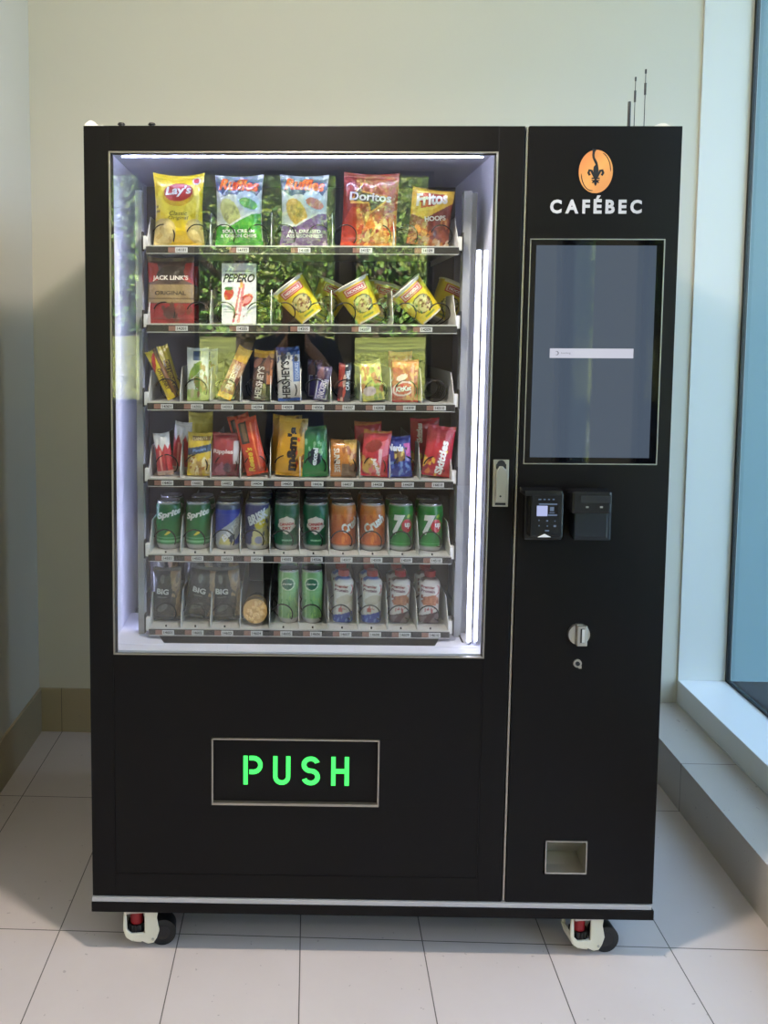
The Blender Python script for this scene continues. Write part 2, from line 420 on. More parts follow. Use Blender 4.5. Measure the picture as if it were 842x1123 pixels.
def bottle(root, ops, texts, w=.052, t=.046, h=.125):
    """squarish shake bottle: rounded section, printed sleeve, red screw cap"""
    n = 64; pr = [(.9, 0), (.97, .002), (1, .006)]+[(1-.05*math.sin(PI*i/50), .006+.092*i/50) for i in range(1, 51)]+[(.97, .101), (.86, .106), (.62, .110), (.44, .112), (.42, .114)]
    pr = [(a, b*h/.125) for a, b in pr]
    vs = []; 
    def sec(a, e=3.4):
        c, s = math.sin(a), -math.cos(a); q = (abs(c)**e+abs(s)**e)**(-1/e); return c*q, s*q
    for k, z in pr:
        for i in range(n):
            e = 3.4 if z < h*.8 else 2.2; x, y = sec(2*PI*i/n, e); vs.append((x*w/2*k, y*t/2*k, z))
    fs = [(k*n+i, k*n+(i+1) % n, (k+1)*n+(i+1) % n, (k+1)*n+i) for k in range(len(pr)-1) for i in range(n)]
    fs.append(tuple(range(n))[::-1])
    A = np.array(vs); cols = paint(ops, A[:, 0]/w+.5, A[:, 2]/h)
    mb = MB(); mb.add(vs, fs, M['canp'], True, cols)
    def fn(x, z):
        k = 1-.05*math.sin(PI*min(max((z/h*.125-.006)/.092, 0), 1)); q = min(abs(x)/(w/2*k), .98); y = (1-q**3.4)**(1/3.4)*t/2*k
        return (x, -y-.0008, z)
    for T in texts: put_text(mb, T, w, h, fn, M['canp'])
    mb.build('bottle_body', root)
    c = MB(); c.cyl((0, 0, h*.912), (0, 0, h*1.03), .0135, M['red'], n=28)
    for i in range(24):
        a = 2*PI*i/24; c.box(-.0006, .0006, -.0007, .0007, h*.92, h*1.02, M['red'], X=Matrix.Translation((.0135*math.cos(a), .0135*math.sin(a), 0)))
    c.cyl((0, 0, h*1.03), (0, 0, h*1.036), .0135, M['red'], r2=.012, n=28)
    c.build('screw_cap', root)

# ------------------------------------------------------------------ the room
WX, LX, WY, RY, CZ = 2.458, -0.0766, 1.0533, -5.0, 3.05
RX0 = -1.3
f = MB(); f.box(RX0-.2, WX+.15, RY-.2, WY+.3, -.1, 0, M['floor']); struct('floor', f)
c = MB(); c.box(RX0-.2, WX+.35, RY-.3, WY+.4, CZ, CZ+.25, M['ceil']); struct('ceiling', c)
w = MB(); w.box(LX-.35, 2.288, WY+.010, WY+.25, -.05, CZ, M['wall']); struct('wall_back', w)
w = MB(); w.box(2.288, WX+.02, WY+.002, WY+.25, -.05, CZ, M['jamb']); struct('trim_1', w)
w = MB(); w.box(LX-.25, LX-.010, -2.6, WY+.012, -.05, CZ, M['wall']); w.box(RX0, LX-.25, -2.6, -2.4, -.05, CZ, M['wall']); w.box(RX0-.2, RX0, RY-.2, -2.4, -.05, CZ, M['wall']); struct('wall_left', w)
w = MB(); w.box(LX-.010, MX+3, WY, WY+.0105, 0, .1669, M['base_x'], .001)
w.v = [(min(x, 2.12), y, z) for x, y, z in w.v]; struct('baseboard_back', w)
w = MB(); w.box(LX-.0102, LX, -2.6, WY+.001, 0, .1669, M['base_y'], .001); struct('baseboard_left', w)
# right: tiled ledge, white sill, big window
w = MB(); w.box(2.1119, WX+.2, RY, WY+.005, -.02, .1574, M['ledge'], .0015); struct('trim_2', w)
w = MB(); w.box(2.2878, WX+.2, RY, WY+.004, .157, .2436, M['sill'], .003)
w.box(2.2845, 2.2885, RY, WY+.002, .1572, .161, M['tray']); struct('trim_3', w)
def wall_run(name, openings, lo, hi, place, m, z0=.2436, z1=2.95):
    mb = MB(); e = lo
    for a, b, za, zb in sorted(openings)+[(hi, hi, 0, 0)]:
        if a > e: place(mb, e, a, -.05, CZ, m)
        if b > a:
            place(mb, a, b, -.05, za, m); place(mb, a, b, zb, CZ, m)
        e = b
    return struct(name, mb)
rightop = [(-1.9, WY+.001, .2436, 3.02), (-3.05, -2.45, .2436, 3.0)]
wall_run('wall_right', rightop, RY, WY+.001, lambda mb, a, b, z0, z1, m: mb.box(WX, WX+.2, a, b, z0, z1, m) if z1-z0 > .001 else None, M['wall'])
def window(n, mk, a, b, z0, z1, mull, glass):
    """a glazed opening along one wall: frame with mullions (structure) and one pane mesh child"""
    fr = MB(); t = .035
    mk(fr, a, a+t, z0, z1, M['frame']); mk(fr, b-t, b, z0, z1, M['frame']); mk(fr, a, b, z0, z0+t, M['frame']); mk(fr, a, b, z1-t, z1, M['frame'])
    for q in mull: mk(fr, q-.03, q+.03, z0, z1, M['frame'])
    o = fr.build('window_%d' % n); tag(o, kind='structure')
    g = MB(); mk(g, a+.01, b-.01, z0+.01, z1-.01, glass, True); g.build('pane', o)
def mkR(mb, a, b, z0, z1, m, pane=False):
    if pane: mb.box(WX+.055, WX+.063, a, b, z0, z1, m)
    else: mb.box(WX+.03, WX+.09, a, b, z0, z1, m)
# near window: the glass meets the reveal in a dark gasket
g = MB()
g.box(WX-.001, WX+.012, WY-.012, WY+.004, .2436, 3.02, M['gasket']); g.box(WX-.001, WX+.012, -1.9, WY, .2434, .2525, M['gasket'])
g.box(WX-.001, WX+.012, -1.9, WY, 2.99, 3.02, M['gasket']); g.box(WX-.01, WX+.10, -1.9, -1.84, .2436, 3.02, M['frame'])
g.box(WX-.01, WX+.10, -.42, -.36, .2436, 3.02, M['frame'])
wo = g.build('window_1'); tag(wo, kind='structure')
g = MB(); g.box(WX+.002, WX+.012, -1.85, WY-.004, .25, 3.0, M['winglass']); g.build('pane', wo)
window(2, mkR, -3.05, -2.45, .2436, 3.0, [], M['winglass'])
def mkB(mb, a, b, z0, z1, m, pane=False):
    if pane: mb.box(a, b, RY-.105, RY-.098, z0, z1, m)
    else: mb.box(a, b, RY-.14, RY-.06, z0, z1, m)
ops_r = [(-1.15, -.27, .9, 2.8), (.15, 1.33, .9, 2.8), (1.43, 2.09, .9, 2.8)]
wall_run('wall_rear', ops_r, RX0-.2, WX+.2, lambda mb, a, b, z0, z1, m: mb.box(a, b, RY-.2, RY, z0, z1, m), M['wall_rear'])
for i, (a, b, z0, z1) in enumerate(ops_r): window(3+i, mkB, a, b, z0, z1, [], M['rearglass'])

# ceiling downlights
def downlight(x, y, pw, label, r=.075, col=(1, .9, .76)):
    o = empty('downlight', Matrix.Translation((x, y, CZ))); tag(o, label, 'ceiling light', 'recessed ceiling downlights')
    a = MB(); a.lathe([(r+.02, 0), (r+.018, -.006), (r, -.006), (r-.006, -.001)], M['white'], 40); a.build('trim_ring', o)
    b = MB(); b.cyl((0, 0, -.0012), (0, 0, -.0030), r-.004, mat('lamp_lens', (250, 245, 235), .4, emit=(255, 240, 215), es=6), n=32); b.build('lens', o)
    L_ = bpy.data.lights.new('downlight_lamp', 'AREA'); L_.shape = 'DISK'; L_.size = r*1.8; L_.energy = pw; L_.color = col; L_.spread = math.radians(170)
    lo = bpy.data.objects.new('downlight_lamp', L_); C.objects.link(lo); lo.location = (x, y, CZ-.012)
pl = empty('pendant_lamp', Matrix.Translation((.97, -.44, CZ))); tag(pl, 'frosted globe pendant lamp hanging in front of the machine top', 'lamp')
b = MB(); b.lathe([(.0001, 0), (.045, 0), (.042, -.018), (.012, -.022), (.004, -.03)], M['white'], 32); b.build('canopy', pl)
b = MB(); b.cyl((0, 0, -.02), (0, 0, -.50), .003, M['wire'], n=8); b.lathe([(.003, -.49), (.024, -.50), (.026, -.53), (.02, -.535)], M['steel'], 24); b.build('stem', pl)
b = MB(); b.lathe([(.055*math.sin(PI*i/20)+.0001, -.58-.055*math.cos(PI*i/20)) for i in range(21)], mat('lamp_globe', (250, 240, 225), .4, emit=(255, 238, 216), es=230), 32); b.build('globe', pl)
L_ = bpy.data.lights.new('pendant_light', 'AREA'); L_.shape = 'DISK'; L_.size = .1; L_.energy = 23; L_.color = (1, .90, .80)
lo = bpy.data.objects.new('pendant_light', L_); C.objects.link(lo); lo.location = (.97, -.44, CZ-.645)
downlight(.97, -3.1, 12, 'round recessed downlight above the middle of the room')
downlight(-.6, -3.9, 8, 'round recessed downlight in the alcove by the rear wall')

# ------------------------------------------------------------------ outdoors
g = MB(); g.box(-30, 40, -60, RY-.25, -.35, -.15, M['pave']); 
gx = MB(); gx.box(WX+.2, 14, RY-.25, 14, -.35, .05, M['pave2'])
g.v += []; o = tag(g.build('pavement'), 'pale concrete pavement outside the rear windows', 'pavement', kind='structure')
tag(gx.build('pavement'), 'pale concrete pavement outside the right hand window', 'pavement', kind='structure')
# lawn: undulating sheet with grass clumps
lw = MB(); nx, ny = 70, 60
X_, Y_ = np.meshgrid(np.linspace(-22, 26, nx+1), np.linspace(-8.6, -48, ny+1)); X_ = X_.ravel(); Y_ = Y_.ravel()
Z_ = -.13+.03*(np.sin(X_*.9)+np.cos(Y_*.7))+.035*np.maximum(0, -Y_-12)
cc = np.array([s2l((122, 124, 62))])*(0.6+.8*rng.rand(len(X_), 1))*(.8+.35*np.sin(Y_*1.9+.4*np.sin(X_))[:, None]); n = nx+1
lw.add(np.stack([X_, Y_, Z_], 1), [(j*n+i, (j+1)*n+i, (j+1)*n+i+1, j*n+i+1) for j in range(ny) for i in range(nx)], M['grass'], True, cc)
N_ = 16000; vs = []; fs = []; cl = []
gxx = rng.rand(N_)*26-10; gyy = -8.7-rng.rand(N_)**1.5*24; gzz = -.13+.03*(np.sin(gxx*.9)+np.cos(gyy*.7))+.035*np.maximum(0, -gyy-12)
for i in range(N_):
    a = rng.rand()*PI; s = .04+.05*rng.rand(); c_ = np.array(s2l((146, 148, 76)))*(.35+1.0*rng.rand()); k = len(vs)
    vs += [(gxx[i]-s*math.cos(a), gyy[i]-s*math.sin(a), gzz[i]), (gxx[i]+s*math.cos(a), gyy[i]+s*math.sin(a), gzz[i]), (gxx[i]+.03*rng.randn(), gyy[i]+.03*rng.randn(), gzz[i]+.05+.07*rng.rand())]
    fs.append((k, k+1, k+2)); cl += [c_]*3
lw.add(vs, fs, M['grass'], False, cl)
tag(lw.build('lawn'), 'sunlit yellow-green lawn outside the rear windows', 'lawn', kind='stuff')
def tree(x, y, h, r, trunk, label, nleaf, seed, greens, zc=.62):
    o = empty('leafy_tree', Matrix.Translation((x, y, -.1))); tag(o, label, 'tree', 'trees on the lawn')
    R = np.random.RandomState(seed); t = MB()
    pts = [(0, 0, 0), (.05, .03, h*.25), (-.04, .02, h*.5), (.03, -.03, h*.8)]
    t.tube(pts, trunk, M['bark'], 10)
    for i in range(7):
        a = R.rand()*6.28; z = h*(.3+.4*R.rand()); t.tube([(0, 0, z), (math.cos(a)*r*.4, math.sin(a)*r*.4, z+h*.1), (math.cos(a)*r*.8, math.sin(a)*r*.8, z+h*.22)], trunk*.35, M['bark'], 6)
    t.build('trunk', o)
    L_ = MB(); P = []
    blobs = [(float(np.clip(R.randn()*.38, -.6, .6))*r, float(np.clip(R.randn()*.38, -.6, .6))*r, h*zc+R.randn()*h*.17, r*(.3+.25*R.rand())) for _ in range(26)]
    V = []; Fc = []; cl = []
    for i in range(nleaf):
        b = blobs[R.randint(len(blobs))]; d = R.randn(3); d /= np.linalg.norm(d); q = np.array(b[:3])+d*b[3]*(.55+.5*R.rand())
        if q[2] < 1.7: q[2] = 1.7+.5*R.rand()
        a = R.randn(3); a /= np.linalg.norm(a); c_ = np.cross(a, R.randn(3)); c_ /= np.linalg.norm(c_); s = .03+.035*R.rand(); k = len(V)
        V += [q-a*s, q+c_*s*.5, q+a*s, q-c_*s*.5]; Fc.append((k, k+1, k+2, k+3))
        g_ = np.array(s2l(greens[R.randint(len(greens))]))*(.7+.6*R.rand()); cl += [g_]*4
    L_.add(V, Fc, M['leaf'], False, cl); L_.build('foliage', o)
G1 = [(150, 166, 66), (110, 138, 50), (196, 200, 110), (76, 106, 42), (238, 238, 176)]
G2 = [(84, 118, 52), (60, 92, 42), (130, 156, 74)]
tree(-3.9, -11.0, 6.2, 2.2, .16, 'broad sunlit tree on the lawn beyond the leftmost rear window', 16000, 1, G1)
tree(.2, -13.0, 7.0, 2.2, .18, 'dense green tree on the lawn straight beyond the middle rear window', 20000, 2, G2+G1)
tree(4.2, -12.0, 6.4, 2.1, .16, 'loose yellow-green tree on the lawn beyond the rear window nearest the ledge', 16000, 3, G1)
tree(9.5, -13.0, 6.0, 2.3, .15, 'tree on the lawn seen past the right hand windows', 7000, 4, G2+G1)
tree(-8.8, -16.0, 7.0, 3.0, .18, 'far tree at the end of the lawn beside the broad sunlit tree', 7000, 6, G2)
h = MB(); V = []; Fc = []; cl = []
for i in range(26000):
    q = np.array([-21+44*rng.rand(), -45-1.2*rng.rand(), 1.+10.5*rng.rand()**.85]); a = rng.randn(3); a /= np.linalg.norm(a); c_ = np.cross(a, rng.randn(3)); c_ /= np.linalg.norm(c_); s = .16+.14*rng.rand(); k = len(V)
    V += [q-a*s, q+c_*s*.6, q+a*s, q-c_*s*.6]; Fc.append((k, k+1, k+2, k+3)); cl += [np.array(s2l(G2[rng.randint(3)]))*(.6+.7*rng.rand())]*4
h.box(-21, 23, -46.2, -45.6, 1.0, 10.0, M['bark']); h.add(V, Fc, M['leaf'], False, cl)
tag(h.build('hedge'), 'long tall dark hedge closing off the far end of the lawn', 'hedge')
# neighbouring wing seen through right window; unseen mass behind room added to block sun
b = MB(); b.box(WX+.4, 14, 3.2, 3.6, -.3, 9, M['facade']); b.box(-7, WX+.55, 1.5, 3.6, -.3, 9, M['facade'])
for i in range(7): b.box(WX+.95+i*.8, WX+1.15+i*.8, 3.08, 3.2, -.3, 9, M['fascade2'])
b.box(-7.1, 14.1, 3.0, 3.62, 8.9, 9.2, M['fascade2'])
tag(b.build('building'), 'pale blue-grey neighbouring facade with lighter pilasters outside the right hand window, plus added sun block', 'building')

world = bpy.data.worlds.new('world'); sc.world = world; world.use_nodes = True
bg = world.node_tree.nodes['Background']; bg.inputs['Color'].default_value = (.55, .71, 1.0, 1); bg.inputs['Strength'].default_value = 5.0
sun = bpy.data.lights.new('sun', 'SUN'); sun.energy = 70; sun.angle = .009; sun.color = (1, .94, .82)
so = bpy.data.objects.new('sun', sun); C.objects.link(so)
so.rotation_euler = Vector((-.30, .62, .72)).to_track_quat('Z', 'Y').to_euler()
def portal(loc, rot, sx, sy):
    L_ = bpy.data.lights.new('sky_portal', 'AREA'); L_.shape = 'RECTANGLE'; L_.size = sx; L_.size_y = sy; L_.cycles.is_portal = True
    o = bpy.data.objects.new('sky_portal', L_); C.objects.link(o); o.location = loc; o.rotation_euler = rot
portal((WX+.15, -.42, 1.63), (0, PI/2, 0), 2.75, 2.95)
portal((WX+.25, -2.75, 1.63), (0, PI/2, 0), 2.75, .6)
for a, b_, z0, z1 in ops_r: portal(((a+b_)/2, RY-.25, (z0+z1)/2), (PI/2, 0, 0), b_-a, z1-z0)

# ------------------------------------------------------------------ the vending machine
vm = empty('vending_machine', MM)
tag(vm, 'black vending machine with lit glass front full of snacks and a touch screen column', 'vending machine')
B = M['black']
W_, H_, D_ = 1.3592, 1.986, .85
GX0, GX1, GZ0, GZ1 = .0572, .9415, .7462, 1.9285
# cabinet shell
s = MB()
s.box(.003, .035, .055, D_, .14, H_-.003, B, .003); s.box(W_-.035, W_-.003, .055, D_, .14, H_-.003, B, .003)
s.box(.003, W_-.003, .055, D_, H_-.035, H_-.003, B, .003); s.box(.003, W_-.003, D_-.03, D_, .14, H_-.003, B, .003)
s.box(.985, 1.02, .055, D_-.03, .14, H_-.03, B)
s.box(.003, W_-.003, .055, D_, .14, .17, B, .002)
s.build('cabinet_body', vm, True)
s = MB(); s.box(-.002, W_+.002, -.006, D_, .1031, .1275, B, .002); base = s.build('base_rail', vm)
s = MB(); s.box(-.001, W_-.003, -.004, .3, .1278, .1395, M['strip'], .0015); s.build('base_strip', vm)
# door with opening
s = MB(); PX0, PX1, PZ0, PZ1 = .2917, .6967, .3775, .5440
def dbox(x0, x1, z0, z1, y0=0., y1=.05, bev=.0015): s.box(x0, x1, y0, y1, z0, z1, B, bev)
dbox(0, GX0, .141, H_, 0, .012, bev=.002); dbox(GX1, 1.0005, .141, H_, 0, .012, bev=.002); dbox(GX0-.0005, GX1+.0005, GZ1, H_, 0, .012)
dbox(.0005, .03, .142, H_-.0005, .011, .05, 0); dbox(.965, 1.0, .142, H_-.0005, .011, .05, 0); dbox(.0005, 1.0, H_-.03, H_-.0005, .011, .05, 0); dbox(.0005, 1.0, .142, .17, .011, .05, 0)
dbox(GX0-.0005, GX1+.0005, PZ1, GZ0, 0, .012); dbox(GX0-.0005, GX1+.0005, .141, PZ0); dbox(GX0-.0005, PX0, PZ0-.0005, PZ1+.0005); dbox(PX1, GX1+.0005, PZ0-.0005, PZ1+.0005)
s.box(GX0-.003, GX0, -.0012, 0, .2, GZ0-.03, B); s.box(GX1-.003, GX1, -.0012, 0, .2, GZ0-.03, B); s.box(GX0, GX1, -.0012, 0, .197, .2, B)
door = s.build('door', vm, True)
s = MB(); s.box(1.0040, 1.0085, .004, .05, .141, H_-.001, M['trim']); s.build('seam_trim', vm, True)
s = MB(); s.box(.97, 1.012, .045, .07, .15, H_-.01, M['blackgap']); s.build('door_seal', door, True)
# glass trim, gasket, pane
s = MB(); t = .0032
for a in ((GX0, GX0+t, GZ0, GZ1), (GX1-t, GX1, GZ0, GZ1), (GX0, GX1, GZ1-t, GZ1), (GX0, GX1, GZ0, GZ0+t)): s.box(a[0], a[1], -.001, .006, a[2], a[3], M['trim'], .0005)
s.build('glass_trim', door, True)
s = MB(); g = .0085
for a in ((GX0+t, GX0+g, GZ0+t, GZ1-t), (GX1-.0065, GX1-t, GZ0+t, GZ1-t), (GX0+t, GX1-t, GZ1-.0060, GZ1-t)): s.box(a[0], a[1], .006, .0125, a[2], a[3], M['blackgap'])
s.build('gasket', door, True)
s = MB(); s.box(GX0+t, GX1-t, .0015, .0055, GZ0+t, GZ1-t, M['glass']); s.build('glass_pane', door, True)
# push flap
s = MB(); t = .0038
for a in ((PX0, PX0+t, PZ0, PZ1), (PX1-t, PX1, PZ0, PZ1), (PX0, PX1, PZ1-t, PZ1), (PX0, PX1, PZ0, PZ0+t*1.6)): s.box(a[0], a[1], -.0045, .01, a[2], a[3], M['trim'], .0008)
s.build('flap_trim', door, True)
s = MB(); s.box(PX0+t, PX1-t, .006, .02, PZ0+t, PZ1-t, M['black'], .001); flap = s.build('push_flap', door, True)
def bar2(mb, p, q, wd, m, y0=.0035, y1=.0065):
    p = Vector(p); q = Vector(q); n_ = Vector((-(q-p).y, (q-p).x)).normalized()*wd/2
    mb.prism([(p+n_)[:], (q+n_)[:], (q-n_)[:], (p-n_)[:]], y0, y1, m)
def arc2(mb, c, r, a0, a1, wd, m, y0=.0035, y1=.0065, n=16, sx=1.):
    P = [(c[0]+sx*(r+wd/2)*math.cos(a0+(a1-a0)*i/n), c[1]+(r+wd/2)*math.sin(a0+(a1-a0)*i/n)) for i in range(n+1)]
    Q = [(c[0]+sx*(r-wd/2)*math.cos(a0+(a1-a0)*i/n), c[1]+(r-wd/2)*math.sin(a0+(a1-a0)*i/n)) for i in range(n+1)]
    for i in range(n): mb.prism([P[i], P[i+1], Q[i+1], Q[i]], y0, y1, m)
s = MB(); G = M['green']; wd = .0105
def lx(px): return at(px, 845, .004)[0]
zt, zb = at(325, 829.8, .004)[1], at(325, 861.0, .004)[1]; hh = zt-zb
x0, x1 = lx(267)+wd/2, lx(286.7)-wd/2; rr = hh*.25
bar2(s, (x0, zb), (x0, zt), wd, G); bar2(s, (x0+.009, zt-wd/2), (x1-rr*.7, zt-wd/2), wd, G); bar2(s, (x0+.009, zb+hh*.44), (x1-rr*.7, zb+hh*.44), wd, G)
arc2(s, (x1-rr*.8, (zt-wd/2+zb+hh*.44)/2), (zt-wd/2-zb-hh*.44)/2, -PI/2, PI/2, wd, G)
x0, x1 = lx(299.8)+wd/2, lx(318.8)-wd/2; rr = (x1-x0)/2
bar2(s, (x0, zb+rr+wd/2), (x0, zt), wd, G); bar2(s, (x1, zb+rr+wd/2), (x1, zt), wd, G); arc2(s, ((x0+x1)/2, zb+rr+wd/2), rr, -PI, 0, wd, G)
x0, x1 = lx(331.3)+wd/2, lx(351.2)-wd/2; rr = (x1-x0)/2; r_ = (hh-wd)/4; xm = (x0+x1)/2; q = rr/r_
arc2(s, (xm, zb+wd/2+3*r_), r_, PI*.12, PI*1.5, wd, G, sx=q); arc2(s, (xm, zb+wd/2+r_), r_, -PI*.88, PI*.5, wd, G, sx=q)
x0, x1 = lx(363.8)+wd/2, lx(383.4)-wd/2
bar2(s, (x0, zb), (x0, zt), wd, G); bar2(s, (x1, zb), (x1, zt), wd, G); bar2(s, (x0, zb+hh*.5), (x1, zb+hh*.5), wd, G)
s.build('lettering', flap, True)
# right column: front panel with openings for the screen and the cup
SX0, SX1, SZ0, SZ1 = 1.0195, 1.3300, 1.2130, 1.7335
UX0, UX1, UZ0, UZ1 = 1.0972, 1.1972, .2150, .2980
s = MB()
a0, a1 = 1.0105, W_
for a in ((a0, a1, .141, UZ0), (a0, UX0, UZ0, UZ1), (UX1, a1, UZ0, UZ1), (a0, a1, UZ1, SZ0), (a0, SX0, SZ0, SZ1), (SX1, a1, SZ0, SZ1), (a0, a1, SZ1, H_)):
    s.box(a[0], a[1], 0, .05, a[2], a[3], B)
col = s.build('column_panel', vm, True)
s = MB(); t = .0022
for a in ((SX0, SX0+t, SZ0, SZ1), (SX1-t, SX1, SZ0, SZ1), (SX0, SX1, SZ1-t, SZ1), (SX0, SX1, SZ0, SZ0+t)): s.box(a[0], a[1], -.001, .01, a[2], a[3], M['trim'])
s.build('screen_trim', col, True)
s = MB(); s.box(SX0+t, SX1-t, .001, .03, SZ0+t, SZ1-t, M['gloss'], .001)
scr = s.build('touch_screen', col, True)
s = MB(); s.box(1.0345, 1.3115, .0002, .0012, 1.2290, 1.7185, M['screen']); dsp = s.build('display', scr, True)
bx0, bz1 = at(602, 382); bx1, bz0 = at(694, 393)
s = MB(); s.box(bx0, bx1, -.0006, .0002, bz0, bz1, M['screenbar']); s.build('message_bar', dsp, True)
s = MB(); s.cyl((bx0+.016, -.0007, (bz0+bz1)/2), (bx0+.016, -.0010, (bz0+bz1)/2), .0048, M['screentext'], n=20); s.cyl((bx0+.0145, -.0010, (bz0+bz1)/2), (bx0+.0145, -.0012, (bz0+bz1)/2), .0036, M['screenbar'], n=20)
flat_text(s, 'loading', bx0+.037, (bz0+bz1)/2, .022, .005, -.0008, M['screentext']); s.build('message_text', dsp, True)
# logo
s = MB(); bxc, bzc = at(652.0, 188.2); rx, rz = .0392, .0485
nr, na = 14, 48; V = []; cl = []
for i in range(nr+1):
    for j in range(na):
        a = 2*PI*j/na; k = i/nr; V.append((bxc+rx*k*math.cos(a), -.0008, bzc+rz*k*math.sin(a)))
        u = .5+.5*k*(math.cos(a)*.5+math.sin(a)*-.55); c1, c2, c3 = np.array(s2l((176, 100, 58))), np.array(s2l((206, 146, 80))), np.array(s2l((190, 122, 72)))
        cl.append(tuple(c1*(1-2*u)+c2*2*u if u < .5 else c2*(2-2*u)+c3*(2*u-1)))
s.add(V, [(i*na+j, (i+1)*na+j, (i+1)*na+(j+1) % na, i*na+(j+1) % na)[::-1] for i in range(nr) for j in range(na)], M['copper'], False, cl)
def L2(p): return (bxc+(p[0]-.5)*2*rx, bzc+(p[1]-.5)*2*rz)
K = M['blackgap']
def ink(pts, wd):
    pts = [Vector(L2(p)) for p in pts]; n = len(pts); wd = wd if isinstance(wd, (list, tuple)) else [wd]*n; A = []; Bq = []
    for i in range(n):
        d = (pts[min(i+1, n-1)]-pts[max(0, i-1)]).normalized(); q = Vector((-d.y, d.x))*wd[i]/2; A.append((pts[i]+q)[:]); Bq.append((pts[i]-q)[:])
    for i in range(n-1): s.prism([A[i], A[i+1], Bq[i+1], Bq[i]], -.0014, -.0009, K)
ink([(.44, 1.02), (.42, .95), (.41, .88), (.42, .82), (.46, .76), (.50, .70), (.53, .64)], [.010, .0055, .005, .005, .0055, .006, .004])
ink([(.53, .68), (.50, .60), (.5, .52), (.5, .42), (.5, .32), (.5, .22), (.5, .17)], [.003, .011, .0125, .008, .005, .006, .001])
for sg in (1, -1):
    ink([(.5+sg*.03, .34), (.5+sg*.07, .42), (.5+sg*.13, .52), (.5+sg*.19, .53), (.5+sg*.215, .47), (.5+sg*.18, .42), (.5+sg*.15, .43)], [.002, .0045, .0055, .0055, .0055, .005, .002])
    ink([(.5, .30), (.5+sg*.06, .28), (.5+sg*.12, .31)], [.004, .004, .001])
ink([(.38, .345), (.62, .345)], .0028)
ink([(.40, .24), (.5, .28), (.60, .24)], .003)
ink([(.62+.33*math.sin(a)*1.0-.02, .5+.44*math.cos(a)) for a in [.25+i*.12 for i in range(12)]], [.0005]+[.0018]*10+[.0005])
ink([(.40-.33*math.sin(a), .5-.44*math.cos(a)) for a in [-.1+i*.12 for i in range(14)]], [.0005]+[.0018]*12+[.0005])
s.build('bean_emblem', col, True)
s = MB(); tx0, tz = at(601, 234.2); tx1, _ = at(703, 234.2); _, tz1 = at(652, 219.0)
_, tz2 = at(652, 215.5)
vs, fs, ar = textmesh('CAFÉBEC', .045)
# letters set one by one with wide tracking
word = 'CAFÉBEC'; ws = []
for ch in word: ws.append(textmesh(ch, .04)[2]*(1 if ch != 'É' else 1.27))
gap = .0085; tot = (tx1-tx0)-gap*(len(word)-1); hcap = (tz1-tz)*1.0; k = tot/sum(ws); x = tx0
for ch, a in zip(word, ws):
    wch = a*k; hch = hcap*(1.30 if ch == 'É' else 1.); flat_text(s, ch, x+wch/2, tz+hch/2, wch, hch, -.0012, M['logotext'], bold=.04); x += wch+gap
s.build('lettering', col, True)
# card reader
def px_box(mb, x0p, x1p, y0p, y1p, d0, d1, m, bev=.003):
    xa, za = at(x0p, y1p, d0); xb, zb_ = at(x1p, y0p, d0); mb.box(xa, xb, d0, d1, za, zb_, m, bev)
s = MB(); E_ = -.055
s.box(1.022, 1.108, -.02, 0, 1.038, 1.153, M['plastic'], .004)
px_box(s, 581, 618.5, 541, 589.5, E_, -.01, M['plastic'], .004); px_box(s, 576, 617, 538.5, 544, E_-.006, -.01, M['plastic'], .002)
rd = s.build('card_reader', col)
s = MB(); px_box(s, 588.5, 600.5, 554.8, 566, E_-.0012, E_+.001, M['lcd'], 0); px_box(s, 600.5, 611.5, 555, 566.5, E_-.0006, E_+.001, M['gloss'], 0); s.build('display', rd)
s = MB()
for a in ((590.5, 593.5, 547.2, 548.4), (596, 598.3, 547.2, 548.4), (601, 603, 547.2, 548.4), (606, 608, 547.2, 548.4), (591, 611, 552.4, 553.6), (603, 607.5, 556, 560.5), (602.5, 608, 562, 562.8), (601, 611, 564.2, 565.8), (607, 609.8, 576, 578), (590.5, 591.6, 570, 571.3), (590.5, 591.6, 576, 577.3), (599, 601, 570.5, 572), (599.5, 600.7, 576.4, 577.5), (608, 609, 571, 572), (597.5, 602, 581.5, 582.7)):
    px_box(s, *a, E_-.0016, E_-.0004, M['lcd2'], 0)
s.build('key_legends', rd)
s = MB(); q = [at(589.5, 589, E_), at(597, 585.5, E_), at(604, 589, E_)]; s.prism([q[0], q[2], q[1]], E_-.002, E_+.01, M['white']); s.build('card_arrow', rd)
# bill acceptor
s = MB(); s.box(1.137, 1.222, -.02, 0, 1.038, 1.150, M['plastic2'], .004)
px_box(s, 629.5, 667, 563, 590, -.05, -.01, M['plastic2'], .004); px_box(s, 627, 671.5, 539.5, 563.5, -.062, -.01, M['plastic'], .006)
bl = s.build('bill_acceptor', col)
s = MB(); px_box(s, 637, 670, 544, 551.5, -.0635, -.05, M['blackgap'], .001); s.build('bill_slot', bl)
for a in ((642.5, 645.5), (658, 661)): s = MB(); px_box(s, a[0], a[1], 555.3, 557.2, -.0632, -.061, M['steel'], 0); s.build('screw', bl)
